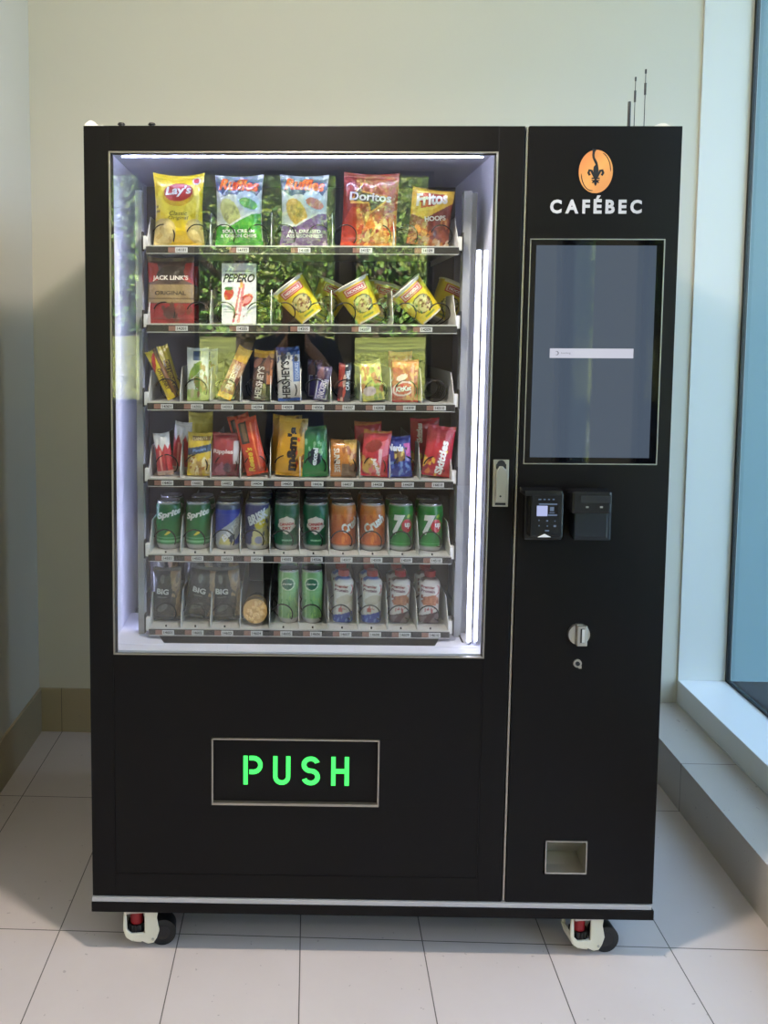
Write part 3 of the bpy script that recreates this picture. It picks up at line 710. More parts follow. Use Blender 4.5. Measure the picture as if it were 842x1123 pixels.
# coin return knob, lock
kx, kz = at(634.8, 695.8, -.004)
s = MB(); s.cyl((kx, 0, kz), (kx, -.006, kz), .0262, M['steel'], r2=.0250, n=40); s.box(kx-.0095, kx-.0078, -.0066, -.0045, kz-.024, kz+.024, K); 
kn = s.build('return_knob', col)
s = MB(); s.box(kx-.007, kx+.017, -.014, -.006, kz-.0255, kz+.0235, M['steel'], .003); s.box(kx+.000, kx+.010, -.0146, -.012, kz-.017, kz+.017, K, .0005); s.box(kx+.0035, kx+.010, -.0152, -.0125, kz-.016, kz+.016, M['tray'], .0004); s.build('coin_slot', kn)
kx, kz = at(633.3, 727.8, -.004)
s = MB(); s.cyl((kx, 0, kz), (kx, -.004, kz), .0098, M['steel'], n=28); s.cyl((kx, -.004, kz), (kx, -.0062, kz), .0050, K, n=20); s.box(kx+.002, kx+.0085, -.0075, -.004, kz-.011, kz-.004, M['steel'], .001); s.build('lock', col)
# change cup: recessed steel box
s = MB(); t = .0025
for a in ((UX0, UX0+t, UZ0, UZ1), (UX1-t, UX1, UZ0, UZ1), (UX0, UX1, UZ1-t, UZ1), (UX0, UX1, UZ0, UZ0+t*1.6)): s.box(a[0], a[1], -.003, .07, a[2], a[3], M['steel'], .0006)
s.prism([(.004, UZ1-.002), (.07, UZ1-.02), (.072, UZ1-.02), (.072, UZ0), (.01, UZ0), (.07, UZ0+.012), (.0035, UZ1-.004)], UX0+t, UX1-t, M['steel'], 'X')
s.build('change_cup', col)
# latch handle on the door
la, lz1 = at(540.6, 503.8); lb, lz0 = at(556.6, 555.4)
s = MB(); s.box(la, lb, -.0035, .002, lz0, lz1, M['steel'], .0012); lt = s.build('latch_plate', door)
lm = (la+lb)/2; s = MB(); s.box(la+.006, lb-.006, -.0045, -.003, lz0+.004, lz0+.009, K); s.build('latch_slot', lt); s = MB(); s.box(la+.0065, lb-.0065, -.0045, -.0030, lz1-.022, lz1-.010, K, .001)
s.cyl((lm, -.0030, lz1-.011), (lm, -.0046, lz1-.011), .0098, K, n=24); s.build('latch_recess', lt)
s = MB(); s.prism([(la+.0065, lz0+.012), (lb-.0065, lz0+.012), (lb-.0065, lz1-.026), (lm+.003, lz1-.015), (lm-.005, lz1-.015), (la+.0065, lz1-.026)], -.011, -.0035, M['steel'], bev=.001)
s.cyl((lm-.002, -.0108, lz0+.026), (lm-.002, -.0118, lz0+.026), .0022, K, n=14); s.build('latch_lever', lt)
# antennas on the roof
s = MB(); x, z = at(690, 117, .2); s.cyl((x, .2, H_-.003), (x, .2, z+.012), .0042, M['rubber'], r2=.0036, n=14); s.build('stub_antenna', vm)
def whip(px, top, mid0, mid1, d, nm, foot):
    x, z = at(px, top, d); _, za = at(px, mid0, d); _, zb_ = at(px, mid1, d)
    s = MB(); s.cyl((x, d, H_-.003), (x, d, z), .0010, M['wire'], n=8); s.cyl((x, d, za), (x, d, zb_), .0026, M['rubber'], n=10); s.cyl((x, d, z-.010), (x, d, z), .0022, M['rubber'], n=10)
    if foot: s.cyl((x, d, H_-.003), (x, d, H_+.004), .012, M['rubber'], n=20); s.cyl((x, d, H_+.004), (x, d, H_+.014), .005, M['rubber'], r2=.003, n=14); s.tube([(x, d, H_+.006), (x-.02, d-.01, H_+.006), (x-.03, d+.03, H_)], .0018, M['rubber'])
    s.build(nm, vm)
whip(697.0, 84.5, 112, 99.5, .20, 'whip_antenna', False)
whip(708.2, 76, 104, 91, .14, 'whip_antenna', True)
for px in (133, 166.5):
    s = MB(); x, _ = at(px, 135, .05); s.cyl((x, .05, H_-.004), (x, .05, H_+.0135), .006, M['rubber'], n=16); s.cyl((x, .05, H_+.0135), (x, .05, H_+.0175), .009, M['rubber'], r2=.007, n=16)
    s.build('roof_bolt', vm)
# crumpled paper scraps on the roof corners
def scrap(name, label, x0, x1, y0, d0, hgt):
    """a folded scrap with a low crumpled ridge"""
    s = MB(); n_ = 16; R_ = random.Random(int(x0*1000))
    top = [(x0+(x1-x0)*i/n_, H_-.0028+.0035+hgt*max(0, math.sin(PI*min(1, i/n_*1.5)))**.8+.0012*R_.random()) for i in range(n_+1)]
    s.prism([(x0, H_-.0028)]+top+[(x1, H_-.0028)], y0, y0+d0, M['paper'])
    o = s.build(name); o.matrix_world = MM; return tag(o, label, 'paper')
scrap('paper_sheet', 'curled white paper scrap on the top edge of the machine, glass side corner', .002, .045, .004, .06, .011)
scrap('paper_sheet', 'small white paper scrap on the top of the machine beyond the antennas', 1.300, 1.352, .006, .05, .007)
# casters
def caster(x, y, yaw):
    o = empty('caster', Matrix.Translation((x, y, 0)) @ Matrix.Rotation(yaw, 4, 'Z'), None); o.parent = vm; o.matrix_basis = Matrix.Translation((x, y, 0)) @ Matrix.Rotation(yaw, 4, 'Z')
    s = MB(); Cn = M['cream']
    # two cream cheeks, bent front hood and top plate
    prof = [(-.050, .103), (-.044, .103), (-.042, .050), (-.032, .040), (.000, .040), (.000, .103), (.034, .103), (.030, .075), (.036, .045), (.030, .026), (.022, .014), (.008, .012), (-.006, .020), (-.030, .024), (-.044, .034), (-.052, .060)]
    for sx in (-1, 1):
        s.prism(prof, sx*.024-.003, sx*.024+.003, Cn, 'Y', .001)
    hood = [(-.0525, .055), (-.0455, .032), (-.030, .021), (-.008, .017)]
    for (a, b), (c_, d_) in zip(hood[:-1], hood[1:]):
        s.prism([(a, b), (c_, d_), (c_+.002, d_+.006), (a+.006, b+.002)], -.026, .026, Cn, 'Y')
    s.box(-.045, .045, -.035, .035, .098, .104, M['steel'], .001)
    s.cyl((.020, -.029, .024), (.020, .029, .024), .003, M['steel'], n=12)
    s.build('fork', o)
    s = MB(); s.cyl((.044, -.018, .0325), (.044, .018, .0325), .0325, M['rubber'], n=40); s.cyl((.044, -.0185, .0325), (.044, .0185, .0325), .018, M['plastic'], n=28); s.build('wheel', o)
    s = MB(); s.cyl((-.020, 0, .098), (-.020, 0, .056), .016, M['red'], n=24); s.cyl((-.020, 0, .056), (-.020, 0, .034), .0195, M['rubber'], n=24)
    for i in range(12):
        a = 2*PI*i/12; s.cyl((-.020+.019*math.cos(a), .019*math.sin(a), .056), (-.020+.019*math.cos(a), .019*math.sin(a), .036), .0035, M['rubber'], n=8)
    s.build('levelling_foot', o)
    return o
caster(.122, .034, .12); caster(1.213, .034, .12); caster(.122, .76, .4); caster(1.225, .76, .4)
# interior liner
s = MB(); IL, IR, IB, IT, IY = .045, .953, .735, 1.940, .56
s.box(IL-.008, IL, .013, IY, IB, IT, M['liner']); s.box(IR, IR+.008, .013, IY, IB, IT, M['liner']); s.box(IL, IR, .013, IY, IT, IT+.008, M['liner'])
s.box(IL, IR, .013, .062, IB, .752, M['liner']); s.box(IL, IR, .013, IY, IB-.008, IB, M['greyback'])
s.box(IL, IR, IY, IY+.008, IB, IT, M['greyback'])
s.prism([(IL, .052), (.172, .052), (.128, .16), (.083, .28), (IL, .28)], IB, .753, M['liner'], 'Z')
s.prism([(IR, .052), (.83, .052), (.87, .16), (.90, .28), (IR, .28)], IB, .753, M['liner'], 'Z')
s.box(IL, .0465, .50, IY, IB, IT, M['liner'])
s.build('liner', vm)
s = MB()
for a, b in ((.0945, .1105), (.8905, .909)):
    s = MB(); s.box(a, b, .12, .15, .753, 1.860, M['upright'], .001)
    if a > .5: s.box(.9092, .928, .15, .19, .753, 1.860, M['upright'], .001)
    s.build('rack_upright', vm, True)
for nm, xs, zz in (('light_strip', (.918, .936), (.757, 1.712)), ('light_strip', (.056, .064), (.757, 1.712))):
    s = MB()
    if nm and xs[0] > .5:
        s.box(.9125, .9195, .0645, .075, zz[0], zz[1], M['clearc'], .001); s.box(.9300, .9360, .0635, .075, zz[0], zz[1], M['clearc'], .001)
    else: s.box(.0965, .1085, .1503, .1515, .757, 1.85, M['clearc'])
    h_ = s.build('light_strip', vm, True)
    s = MB()
    if xs[0] > .5:
        s.cyl((.9160, .058, zz[0]+.01), (.9160, .058, zz[1]), .0055, M['led'], n=14); s.cyl((.9330, .058, zz[0]+.01), (.9330, .058, zz[1]), .0042, M['led5'], n=14)
    else: s.cyl((.1020, .1545, .757), (.1020, .1545, 1.85), .0032, M['led3'], n=12)
    s.build('led_tube', h_, True)
s = MB(); s.box(.08, .92, .074, .077, 1.9335, 1.9395, M['clearc'], .001); h_ = s.build('light_strip', vm); s = MB(); s.cyl((.075, .064, 1.9290), (.925, .064, 1.9290), .0016, M['led2'], n=8); s.build('led_tube', h_)
s = MB(); s.tube([(.900, .1, .765), (.906, .085, .752), (.915, .08, .742), (.92, .07, .757)], .0022, M['wire']); s.build('lamp_cable', vm)

# shelves
ZF = [1.7232, 1.5352, 1.3447, 1.1561, .9673, .7791]
ZL = [1.7047, 1.5158, 1.3262, 1.1375, .9500, .7626]
X0, X1 = .1325, .8685
LIP = .09
coil_cache = {}
def coil_mesh(r, turns, pitch, key):
    if key in coil_cache: return coil_cache[key]
    pts = []
    for k in range(turns):
        y0 = k*pitch
        for i in range(15): a = PI*.90-PI*1.04*i/14; pts.append((r*math.cos(a), y0+.006*i/14, r*math.sin(a)))
        for i in range(1, 14): a = -PI*.14-PI*.96*i/14; pts.append((r*math.cos(a), y0+.006+(pitch-.006)*(i/14)**.45, r*math.sin(a)))
    s = MB(); s.tube(pts, .0016, M['wire'], 6); o = s.build('coil'); me = o.data; bpy.data.objects.remove(o); coil_cache[key] = me; return me
LANES = {}
for ri in range(6):
    nl = 5 if ri < 2 else 10; zf, zl = ZF[ri], ZL[ri]; lw_ = (X1-X0)/nl
    s = MB(); s.box(X0-.004, X1+.004, LIP+.002, .50, zf-.0035, zf-.0005, M['tray'])
    s.box(X0-.006, X1+.006, LIP, LIP+.003, zf-.0035, zf+.0015, M['lip'], .0004)
    for a, sg in ((X0-.004, -1), (X1+.004, 1)):
        s.prism([(LIP+.002, zf-.018), (LIP+.002, zf+.012), (.14, zf+.075), (.50, zf+.075), (.50, zf-.018)], a-.001, a+.001, M['tray'], 'X')
        s.box(min(a, a+sg*.012), max(a, a+sg*.012), LIP+.004, LIP+.02, zf-.008, zf+.024, M['white'], .001)
        s.box(min(a+sg*.010, a+sg*.0135), max(a+sg*.010, a+sg*.0135), LIP+.001, LIP+.02, zf-.012, zf+.034, M['blackgap'], .0005)
    sh = s.build('shelf', vm, True)
    s = MB(); s.box(X0-.006, X1+.006, LIP-.003, LIP, zl, zf-.002, M['stripdark']); s.box(X0-.006, X1+.006, LIP-.0045, LIP-.001, zl-.001, zl+.0006, M['lip']); s.build('price_rail', sh, True)
    for k in range(1, nl):
        x = X0+lw_*k; s = MB(); s.prism([(LIP+.003, zf), (LIP+.003, zf+.022), (.135, zf+.085), (.49, zf+.085), (.49, zf)], x-.0008, x+.0008, M['divider'], 'X'); s.build('divider', sh, True)
    hi = []
    for k in range(nl):
        xc = X0+lw_*(k+.5); hi.append(xc); z = (zf+zl)/2-.0008
        s = MB(); s.box(xc-.009, xc+.0205, LIP-.0040, LIP-.0030, z-.0058, z+.0058, M['labelpaper'])
        s.box(xc-.026, xc-.0092, LIP-.0040, LIP-.0030, z-.0058, z+.0058, M['lbl'+str((k*3+ri) % 3)] if 'lbl0' in M else M.setdefault('lblx', mat('label_chip', (138, 100, 88), .5)))
        code = '14%d%02d' % (ri+1, (2*k+1) if nl == 5 else k+1)
        flat_text(s, code, xc+.0055, z, .022, .0068, LIP-.0044, M['stripdark'], bold=.02); s.build('price_label', sh, True)
        if nl == 5: cs = ((-.041, .026), (.041, .026)); tn = (2, .18)
        else: cs = ((-.006 if ri > 3 else 0., .027),); tn = (2, .17)
        if ri == 5 and k == 3: continue
        for dx, r in cs:
            emptylane = (ri == 2 and k == 9)
            me = coil_mesh(r, 6 if emptylane else 2, .026 if emptylane else .09, (r, emptylane, nl))
            o = bpy.data.objects.new('coil', me); C.objects.link(o); o.parent = sh
            p = wp((xc+dx, .112, zf+r+.002)); o.location = p
        if ri > 3:
            s = MB(); s.cyl((xc-.002, .104, zf-.0006), (xc-.002, .104, zf+.004), .0022, K, n=10); s.build('coil_clip', sh, True)
    LANES[ri] = hi

# ------------------------------------------------------------------ the goods
def put(o, x, d, ri, tilt=0., yaw=0., lean=0., z=None):
    """stand an object (or an Empty with its parts) on shelf ri with its lowest point on the tray"""
    Rm = Matrix.Rotation(yaw, 4, 'Z') @ Matrix.Rotation(lean, 4, 'X') @ Matrix.Rotation(tilt, 4, 'Y')
    lo = 9; meshes = [o] if o.type == 'MESH' else [c for c in o.children if c.type == 'MESH']
    for mo in meshes:
        co = np.empty(len(mo.data.vertices)*3); mo.data.vertices.foreach_get('co', co); co = co.reshape(-1, 3)
        Rn = np.array(Rm.to_3x3()); lo = min(lo, float((co @ Rn.T)[:, 2].min()))
    p = wp((x, d, ZF[ri] if z is None else z))
    o.matrix_world = MM @ Matrix.Translation((p[0], p[1], p[2]-lo)) @ Rm
    return o
def clone(o, label):
    c_ = o.copy(); C.objects.link(c_)
    for ch in list(o.children):
        k = ch.copy(); C.objects.link(k); k.parent = c_
        for g_ in list(ch.children): q = g_.copy(); C.objects.link(q); q.parent = k
    c_['label'] = label; return c_
def sz(px, d): return px*(1.974+d)/F
def xc_(px, ri, d): return at(px, 400, d)[0]
SN = 'snacks and drinks on the machine shelves'
Wt = (244, 244, 240)
# --- row 1: big crisp bags
def g(ri): return ['snack bags on the top shelf', 'snacks on the second shelf', 'bars on the third shelf', 'packets on the fourth shelf', 'cans on the fifth shelf', 'goods on the bottom shelf'][ri]
d1 = .135
o = bag('snack_bag', sz(56, d1), sz(81, d1), .05, [('F', (236, 206, 34)), ('G', .0, .35, (226, 184, 30), (236, 206, 34)), ('E', .5, .62, .46, .24, 0, (246, 222, 70)), ('E', .5, .69, .33, .155, .05, (214, 170, 24)), ('E', .5, .725, .30, .125, .05, (178, 28, 42)),
    ('E', .86, .885, .085, .055, 0, (240, 230, 220)), ('E', .86, .885, .055, .036, 0, (200, 60, 60)), ('E', .12, .16, .33, .20, .3, (206, 180, 104)), ('E', .12, .16, .28, .165, .3, (222, 198, 128)), ('E', .88, .20, .24, .16, -.3, (208, 180, 96)), ('E', .88, .20, .2, .13, -.3, (222, 200, 124)), ('S', 18, 3, 0, .02, .4, .3, .03, [(196, 166, 90), (230, 208, 140)]), ('R', .02, .45, .1, .48, (160, 130, 20)), ('R', .02, .52, .08, .55, (160, 130, 20))],
    [("Lay's", .5, .73, .50, .15, 3, Wt, .03, .2), ('Classic', .5, .44, .34, .055, 0, (96, 84, 30), .0, .2), ('Original', .5, .375, .38, .06, 0, (96, 84, 30), .0, .2)], 1, pinch=.10, sag=.05)
tag(o, 'yellow crisp bag with a red oval logo on the top shelf', 'snack bag', g(0)); put(o, xc_(197, 0, d1), d1, 0, .0, .05)
def ruff(lo_, mid, b1, t1, t2, hi, seed, chip):
    return bag('snack_bag', sz(53, d1), sz(79, d1), .048, [('F', (206, 214, 214)), ('P', [(0, .78), (.2, .68), (.5, .60), (.85, .66), (1, .80), (1, 1), (0, 1)], (44, 62, 104)), ('E', .3, .46, .34, .24, .3, (210, 214, 206)), ('E', .72, .62, .26, .13, -.2, (186, 206, 214)),
        ('E', .72, .585, .2, .07, -.2, b1), ('E', .33, .46, .26, .155, -.6, chip), ('S', 16, seed, .15, .36, .5, .56, .035, [tuple(min(255, int(c*1.12)) for c in chip), tuple(int(c*.85) for c in chip)]), ('P', [(0, .30), (.3, .27), (.55, .36), (.8, .44), (1, .46), (1, 0), (0, 0)], lo_),
        ('P', [(0, .33), (.3, .30), (.55, .39), (.8, .47), (1, .49), (1, .46), (.8, .44), (.55, .36), (.3, .27), (0, .30)], (236, 240, 230)), ('S', 26, seed+1, 0, 0, 1, .3, .05, [mid, lo_, hi]), ('R', 0, .9, 1, 1, (90, 110, 130)), ('S', 10, 9, 0, .88, 1, 1, .05, [(200, 206, 214), (60, 74, 110)])],
        [('Ruffles', .5, .845, .82, .17, -3, (206, 60, 30), .05, .25), ('Ruffles', .5, .85, .78, .15, -3, (240, 120, 40), .0, .25), (t1, .5, .215, .66, .045, 0, Wt, .03), (t2, .5, .155, .74, .045, 0, Wt, .03)], seed, pinch=.085, sag=.03)
o = ruff((70, 168, 52), (44, 140, 40), (66, 150, 60), 'SOUR CREAM', '& ONION CHIPS', (120, 196, 84), 2, (206, 206, 130)); tag(o, 'white and green ridged crisp bag beside the yellow one on the top shelf', 'snack bag', g(0)); put(o, xc_(262, 0, d1), d1, 0, 0, -.05)
o = ruff((120, 76, 140), (96, 58, 122), (178, 90, 90), 'ALL DRESSED', 'ASSAISONNEES', (176, 150, 190), 7, (222, 176, 84)); tag(o, 'white and purple ridged crisp bag in the middle of the top shelf', 'snack bag', g(0)); put(o, xc_(332, 0, d1), d1, 0, 0, .03)
o = bag('snack_bag', sz(60, d1), sz(80, d1), .048, [('F', (150, 40, 32)), ('G', .5, 1, (158, 44, 34), (140, 44, 38)), ('P', [(.2, .72), (.36, .86), (.30, .74), (.9, .66), (.5, .42), (.46, .56), (.14, .56), (.14, .64), (.2, .66)], (226, 160, 70)), ('P', [(.22, .70), (.36, .82), (.32, .72), (.84, .65), (.52, .46), (.48, .58), (.2, .6)], (60, 24, 24)),
    ('P', [(.0, .02), (.0, .3), (.16, .52), (.34, .5), (.40, .3), (.32, .02)], (206, 66, 44)), ('P', [(.4, .0), (.62, .26), (.80, .44), (1, .5), (1, 0)], (216, 150, 70)), ('S', 46, 5, .42, .02, 1, .42, .055, [(236, 188, 104), (206, 120, 50), (186, 60, 40), (240, 206, 130)]), ('P', [(.38, .2), (.62, .26), (.52, .44)], (218, 108, 46))],
    [('Doritos', .5, .655, .74, .115, -2, (232, 226, 222), .03, .0), ('NACHO', .72, .53, .2, .03, 0, (230, 190, 120), .0)], 11, pinch=.03)
tag(o, 'red tortilla chip bag leaning on the top shelf next to the purple crisp bag', 'snack bag', g(0)); put(o, xc_(401, 0, d1), d1, 0, .04, -.08)
o = bag('snack_bag', sz(47, d1), sz(62, d1), .045, [('F', (120, 44, 34)), ('P', [(0, 1), (1, 1), (1, .78), (.62, .60), (.3, .44), (0, .52)], (222, 176, 54)), ('P', [(.08, .94), (.8, .95), (.86, .84), (.5, .62), (.14, .56)], (240, 206, 90)), ('P', [(.14, .9), (.74, .92), (.78, .84), (.5, .68), (.2, .62)], (190, 60, 34)), ('S', 34, 8, 0, .02, 1, .42, .075, [(176, 96, 50), (206, 136, 70), (96, 40, 30), (150, 70, 44)]), ('S', 10, 4, .35, 0, 1, .12, .06, [(232, 214, 190), (206, 170, 130)])],
    [('Fritos', .44, .80, .74, .22, 10, (244, 238, 214), .04, .2), ('HOOPS', .56, .47, .5, .085, 10, (236, 226, 210), .04)], 13, pinch=.04)
tag(o, 'small yellow and brown corn hoop bag leaning on the top shelf', 'snack bag', g(0)); put(o, xc_(465, 0, d1), d1, 0, .10, .12)
# --- row 2
d2 = .13
o = bag('jerky_pouch', sz(51, d2), sz(74, d2), .03, [('F', (92, 70, 64)), ('P', [(0, .9), (.2, .9), (.3, .66), (.1, .62), (0, .62)], (178, 44, 44)), ('P', [(1, .9), (.82, .9), (.76, .66), (1, .58)], (178, 44, 44)), ('E', .5, .72, .3, .14, 0, (70, 52, 50)), ('R', 0, .32, 1, .58, (150, 126, 90)), ('R', 0, .36, 1, .38, (110, 88, 60)), ('R', 0, 0, 1, .30, (150, 36, 44)), ('S', 12, 3, .3, .08, 1, .28, .09, [(96, 50, 44), (130, 60, 50)]), ('R', 0, .92, 1, 1, (110, 90, 84))],
    [("JACK LINK'S", .5, .67, .76, .085, 0, (236, 224, 214), .03), ('ORIGINAL', .5, .455, .66, .06, 0, (60, 46, 40), .02)], 21, pinch=.02)
tag(o, 'brown and red jerky pouch at the glass side end of the second shelf', 'snack pouch', g(1)); put(o, xc_(188, 1, d2), d2, 1)
o2 = clone(o, 'second brown and red jerky pouch standing behind the front one'); put(o2, xc_(194, 1, .24), .24, 1, 0, .1)
o = carton('biscuit_box', sz(37.5, d2), sz(66, d2), .02, [('F', (226, 226, 230)), ('R', 0, .90, 1, .905, (120, 120, 120)), ('E', .2, .50, .15, .10, .3, (190, 30, 44)), ('E', .2, .59, .12, .03, 0, (60, 110, 50)), ('E', .72, .40, .2, .09, .3, (186, 40, 50)), ('E', .74, .40, .13, .05, .3, (236, 150, 150)), ('P', [(.44, .02), (.52, .02), (.68, .66), (.60, .68)], (214, 120, 130)), ('P', [(.30, .02), (.36, .02), (.56, .6), (.50, .62)], (196, 90, 110)), ('P', [(.52, .60), (.62, .60), (.62, .74), (.54, .74)], (226, 170, 90)), ('S', 14, 2, .3, .1, .7, .5, .025, [(240, 200, 206), (150, 40, 60)]), ('R', .05, .24, .35, .25, (150, 150, 160)), ('R', .05, .2, .3, .21, (150, 150, 160)), ('R', .1, .865, .9, .88, (90, 90, 94))],
    [('PEPERO', .5, .76, .92, .14, 0, (36, 40, 44), .03, .35)])
tag(o, 'white upright biscuit stick box with strawberries on the second shelf', 'biscuit box', g(1)); put(o, xc_(262, 1, d2), d2, 1)
YL = [('F', (228, 204, 40)), ('R', 0, .0, 1, .05, (238, 236, 228)), ('R', 0, .93, 1, 1, (240, 236, 220)), ('R', .14, .70, .86, .90, (196, 40, 44)), ('R', .18, .725, .82, .875, (238, 220, 200)), ('R', .20, .74, .80, .86, (196, 40, 44)), ('E', .52, .40, .34, .24, 0, (92, 84, 40)), ('E', .52, .41, .29, .20, 0, (206, 196, 130)), ('S', 26, 6, .26, .24, .78, .56, .05, [(230, 214, 150), (70, 110, 50), (170, 150, 80), (110, 60, 30)]), ('R', .1, .08, .9, .2, (206, 190, 40)), ('R', .3, .1, .7, .14, (120, 140, 40)), ('R', -.9, 0, -.1, 1, (222, 200, 50)), ('R', -.9, .0, -.1, .3, (120, 150, 50))]
def mkcup():
    root = empty('noodle_cup'); cup(root, .0325, .0460, .102, YL, [('NOODLE', .5, .80, .5, .075, 0, Wt, .04)]); return root
cups = None
for k, (px, ti, dz, nm) in enumerate(((334, .66, 0, 'nearest the white biscuit box'), (397, .50, 0, 'middle of the three front cups'), (464, .74, 0, 'nearest the light tube'))):
    o = mkcup() if cups is None else clone(cups, ''); cups = cups or o
    tag(o, 'tilted yellow noodle cup on the second shelf, ' + nm, 'noodle cup', g(1)); put(o, xc_(px+7, 1, .165), .165, 1, -ti, .0)
    o = clone(cups, 'yellow noodle cup leaning behind the front cup %s' % nm); put(o, xc_(px+15, 1, .27), .27, 1, .45-.2*(k == 1), .1)
# --- row 3: bars
d3 = .125
def bar(px, py0, w, h, tilt, ops, texts, label, seed, ri=2, d=d3, yaw=0., t=.016, nm='chocolate_bar', cat='chocolate bar', pinch=.03, lean=0.):
    o = bag(nm, sz(w, d), sz(h, d), t, ops, texts, seed, pinch=pinch); tag(o, label, cat, g(ri)); put(o, xc_(px, ri, d), d, ri, tilt, yaw, lean); return o
bar(190, 0, 12.5, 60, -.45, [('F', (216, 190, 50)), ('R', .7, 0, 1, 1, (120, 80, 40)), ('E', .35, .75, .4, .09, .4, (180, 40, 40)), ('R', .62, .1, .8, .6, (90, 56, 34))], [('OH HENRY', .5, .40, .42, .34, -90, (80, 50, 36), .03), ], 'yellow peanut bar tilted outward in the first lane of the third shelf', 31)
bar(195, 0, 12.5, 60, -.30, [('F', (190, 168, 50)), ('R', .2, .1, .8, .7, (100, 74, 40))], [('OH HENRY', .5, .45, .5, .36, -90, (200, 176, 70), .03)], 'yellow peanut bar behind the outward tilted yellow bar on the third shelf', 32, d=.21)
GR = [('F', (206, 214, 204)), ('R', 0, 0, 1, .22, (170, 190, 110)), ('E', .4, .58, .34, .1, .4, (130, 160, 60)), ('E', .6, .32, .3, .12, -.3, (150, 130, 80)), ('S', 22, 4, .1, .05, .9, .72, .07, [(110, 140, 60), (196, 190, 150), (146, 110, 70)]), ('R', .3, .76, .62, .94, (60, 84, 120)), ('R', 0, .95, 1, 1, (226, 230, 232))]
bar(217, 0, 24, 60, .0, GR, [('CRUNCHY', .5, .45, .5, .2, 90, (120, 150, 70), .02)], 'white and green crunchy granola bar standing in the second lane of the third shelf', 33, t=.02)
bar(228, 0, 22, 56, .0, GR, [], 'white and green granola bar half hidden behind the front granola bar', 34, d=.21, t=.02)
bar(245, 0, 16, 62, .42, [('F', (226, 176, 50)), ('R', 0, .12, 1, .72, (150, 60, 50)), ('S', 26, 4, .05, .14, .95, .7, .11, [(230, 190, 150), (110, 46, 40), (206, 150, 110)]), ('R', 0, .84, 1, 1, (236, 190, 70))], [("REESE", .5, .42, .46, .42, 90, (246, 226, 210), .04)], 'yellow and brown peanut butter bar leaning toward the dark almond bar', 35)
bar(286, 0, 22, 57, .07, [('F', (66, 42, 40)), ('R', 0, .84, 1, .93, (206, 150, 50)), ('R', 0, .93, 1, 1, (232, 180, 60)), ('E', .2, .74, .24, .08, .3, (130, 86, 74)), ('E', .8, .70, .2, .1, .3, (176, 112, 80)), ('R', .72, .34, 1, .62, (190, 120, 76)), ('R', .72, .0, 1, .3, (86, 92, 60)), ('S', 8, 3, .6, .6, 1, .84, .12, [(120, 74, 60), (70, 40, 40)])], [("HERSHEY'S", .36, .36, .62, .34, 86, (214, 204, 196), .03)], 'dark brown almond chocolate bar with pale vertical letters on the third shelf', 36, t=.02)
bar(318, 0, 26, 61, -.05, [('F', (206, 202, 200)), ('R', 0, .84, 1, 1, (40, 74, 146)), ('R', 0, 0, 1, .06, (40, 74, 146)), ('S', 16, 9, 0, .76, .8, .9, .08, [(60, 60, 70), (210, 206, 206), (70, 90, 150)]), ('R', .68, .36, .98, .72, (104, 124, 176)), ('E', .84, .76, .1, .05, 0, (60, 50, 50))], [("HERSHEY'S", .36, .39, .68, .36, 90, (52, 46, 48), .03), ('COOKIES', .84, .54, .3, .14, 90, (210, 216, 236), .0)], 'silver white and blue cookie chocolate bar with dark vertical letters on the third shelf', 37, t=.02)
SNK = [('F', (66, 50, 84)), ('R', 0, .86, 1, 1, (96, 84, 120)), ('P', [(.1, .06), (.9, .06), (.9, .6), (.1, .6)], (206, 206, 226)), ('P', [(.16, .08), (.84, .08), (.84, .58), (.16, .58)], (74, 60, 140)), ('S', 8, 3, 0, .62, 1, .9, .15, [(120, 80, 90), (54, 40, 70)])]
bar(351, 0, 16, 40, .14, SNK, [('SNICKERS', .5, .33, .5, .42, 82, (222, 214, 240), .04)], 'dark purple nougat bar on the third shelf beside the silver white bar', 38, t=.02)
bar(344, 0, 16, 44, .03, SNK, [], 'dark purple nougat bar behind the front nougat bar', 39, d=.21, t=.02)
bar(377, 0, 14, 44, .03, [('F', (150, 50, 44)), ('R', .5, 0, 1, 1, (40, 48, 60)), ('S', 14, 3, 0, .05, .7, .6, .14, [(190, 80, 60), (220, 180, 160), (90, 40, 40)])], [('CARAMEL', .74, .55, .5, .3, 90, (220, 220, 226), .03)], 'narrow red and black bar on the third shelf beside the dark purple bars', 40)
bar(410, 0, 24, 46, -.12, [('F', (196, 186, 90)), ('S', 30, 6, 0, .05, 1, .95, .12, [(150, 150, 70), (226, 220, 130), (180, 110, 70), (150, 170, 80)]), ('E', .35, .25, .3, .12, 0, (214, 190, 190))], [], 'yellow-green crinkled wafer packet on the third shelf beside the red wafer bar', 41, t=.022, nm='wafer_packet', cat='wafer packet')
KK = [('F', (176, 44, 48)), ('R', 0, .82, 1, 1, (214, 120, 60)), ('S', 12, 4, .3, .6, 1, .84, .1, [(216, 150, 90), (190, 80, 60)]), ('E', .42, .32, .42, .17, .1, (236, 206, 210)), ('E', .42, .32, .35, .13, .1, (196, 56, 64)), ('E', .36, .58, .22, .07, .2, (230, 200, 200)), ('P', [(.72, 0), (.82, 0), (.82, .9), (.72, .9)], (226, 150, 110))]
bar(444, 0, 29, 48, .0, KK, [('KitKat', .42, .32, .6, .12, 8, Wt, .04, .2)], 'red wafer bar with a pink oval on the third shelf next to the empty lane', 42, t=.022)
bar(438, 0, 26, 54, .0, KK, [], 'red and orange wafer bar behind the front red wafer bar', 43, d=.21, t=.022)
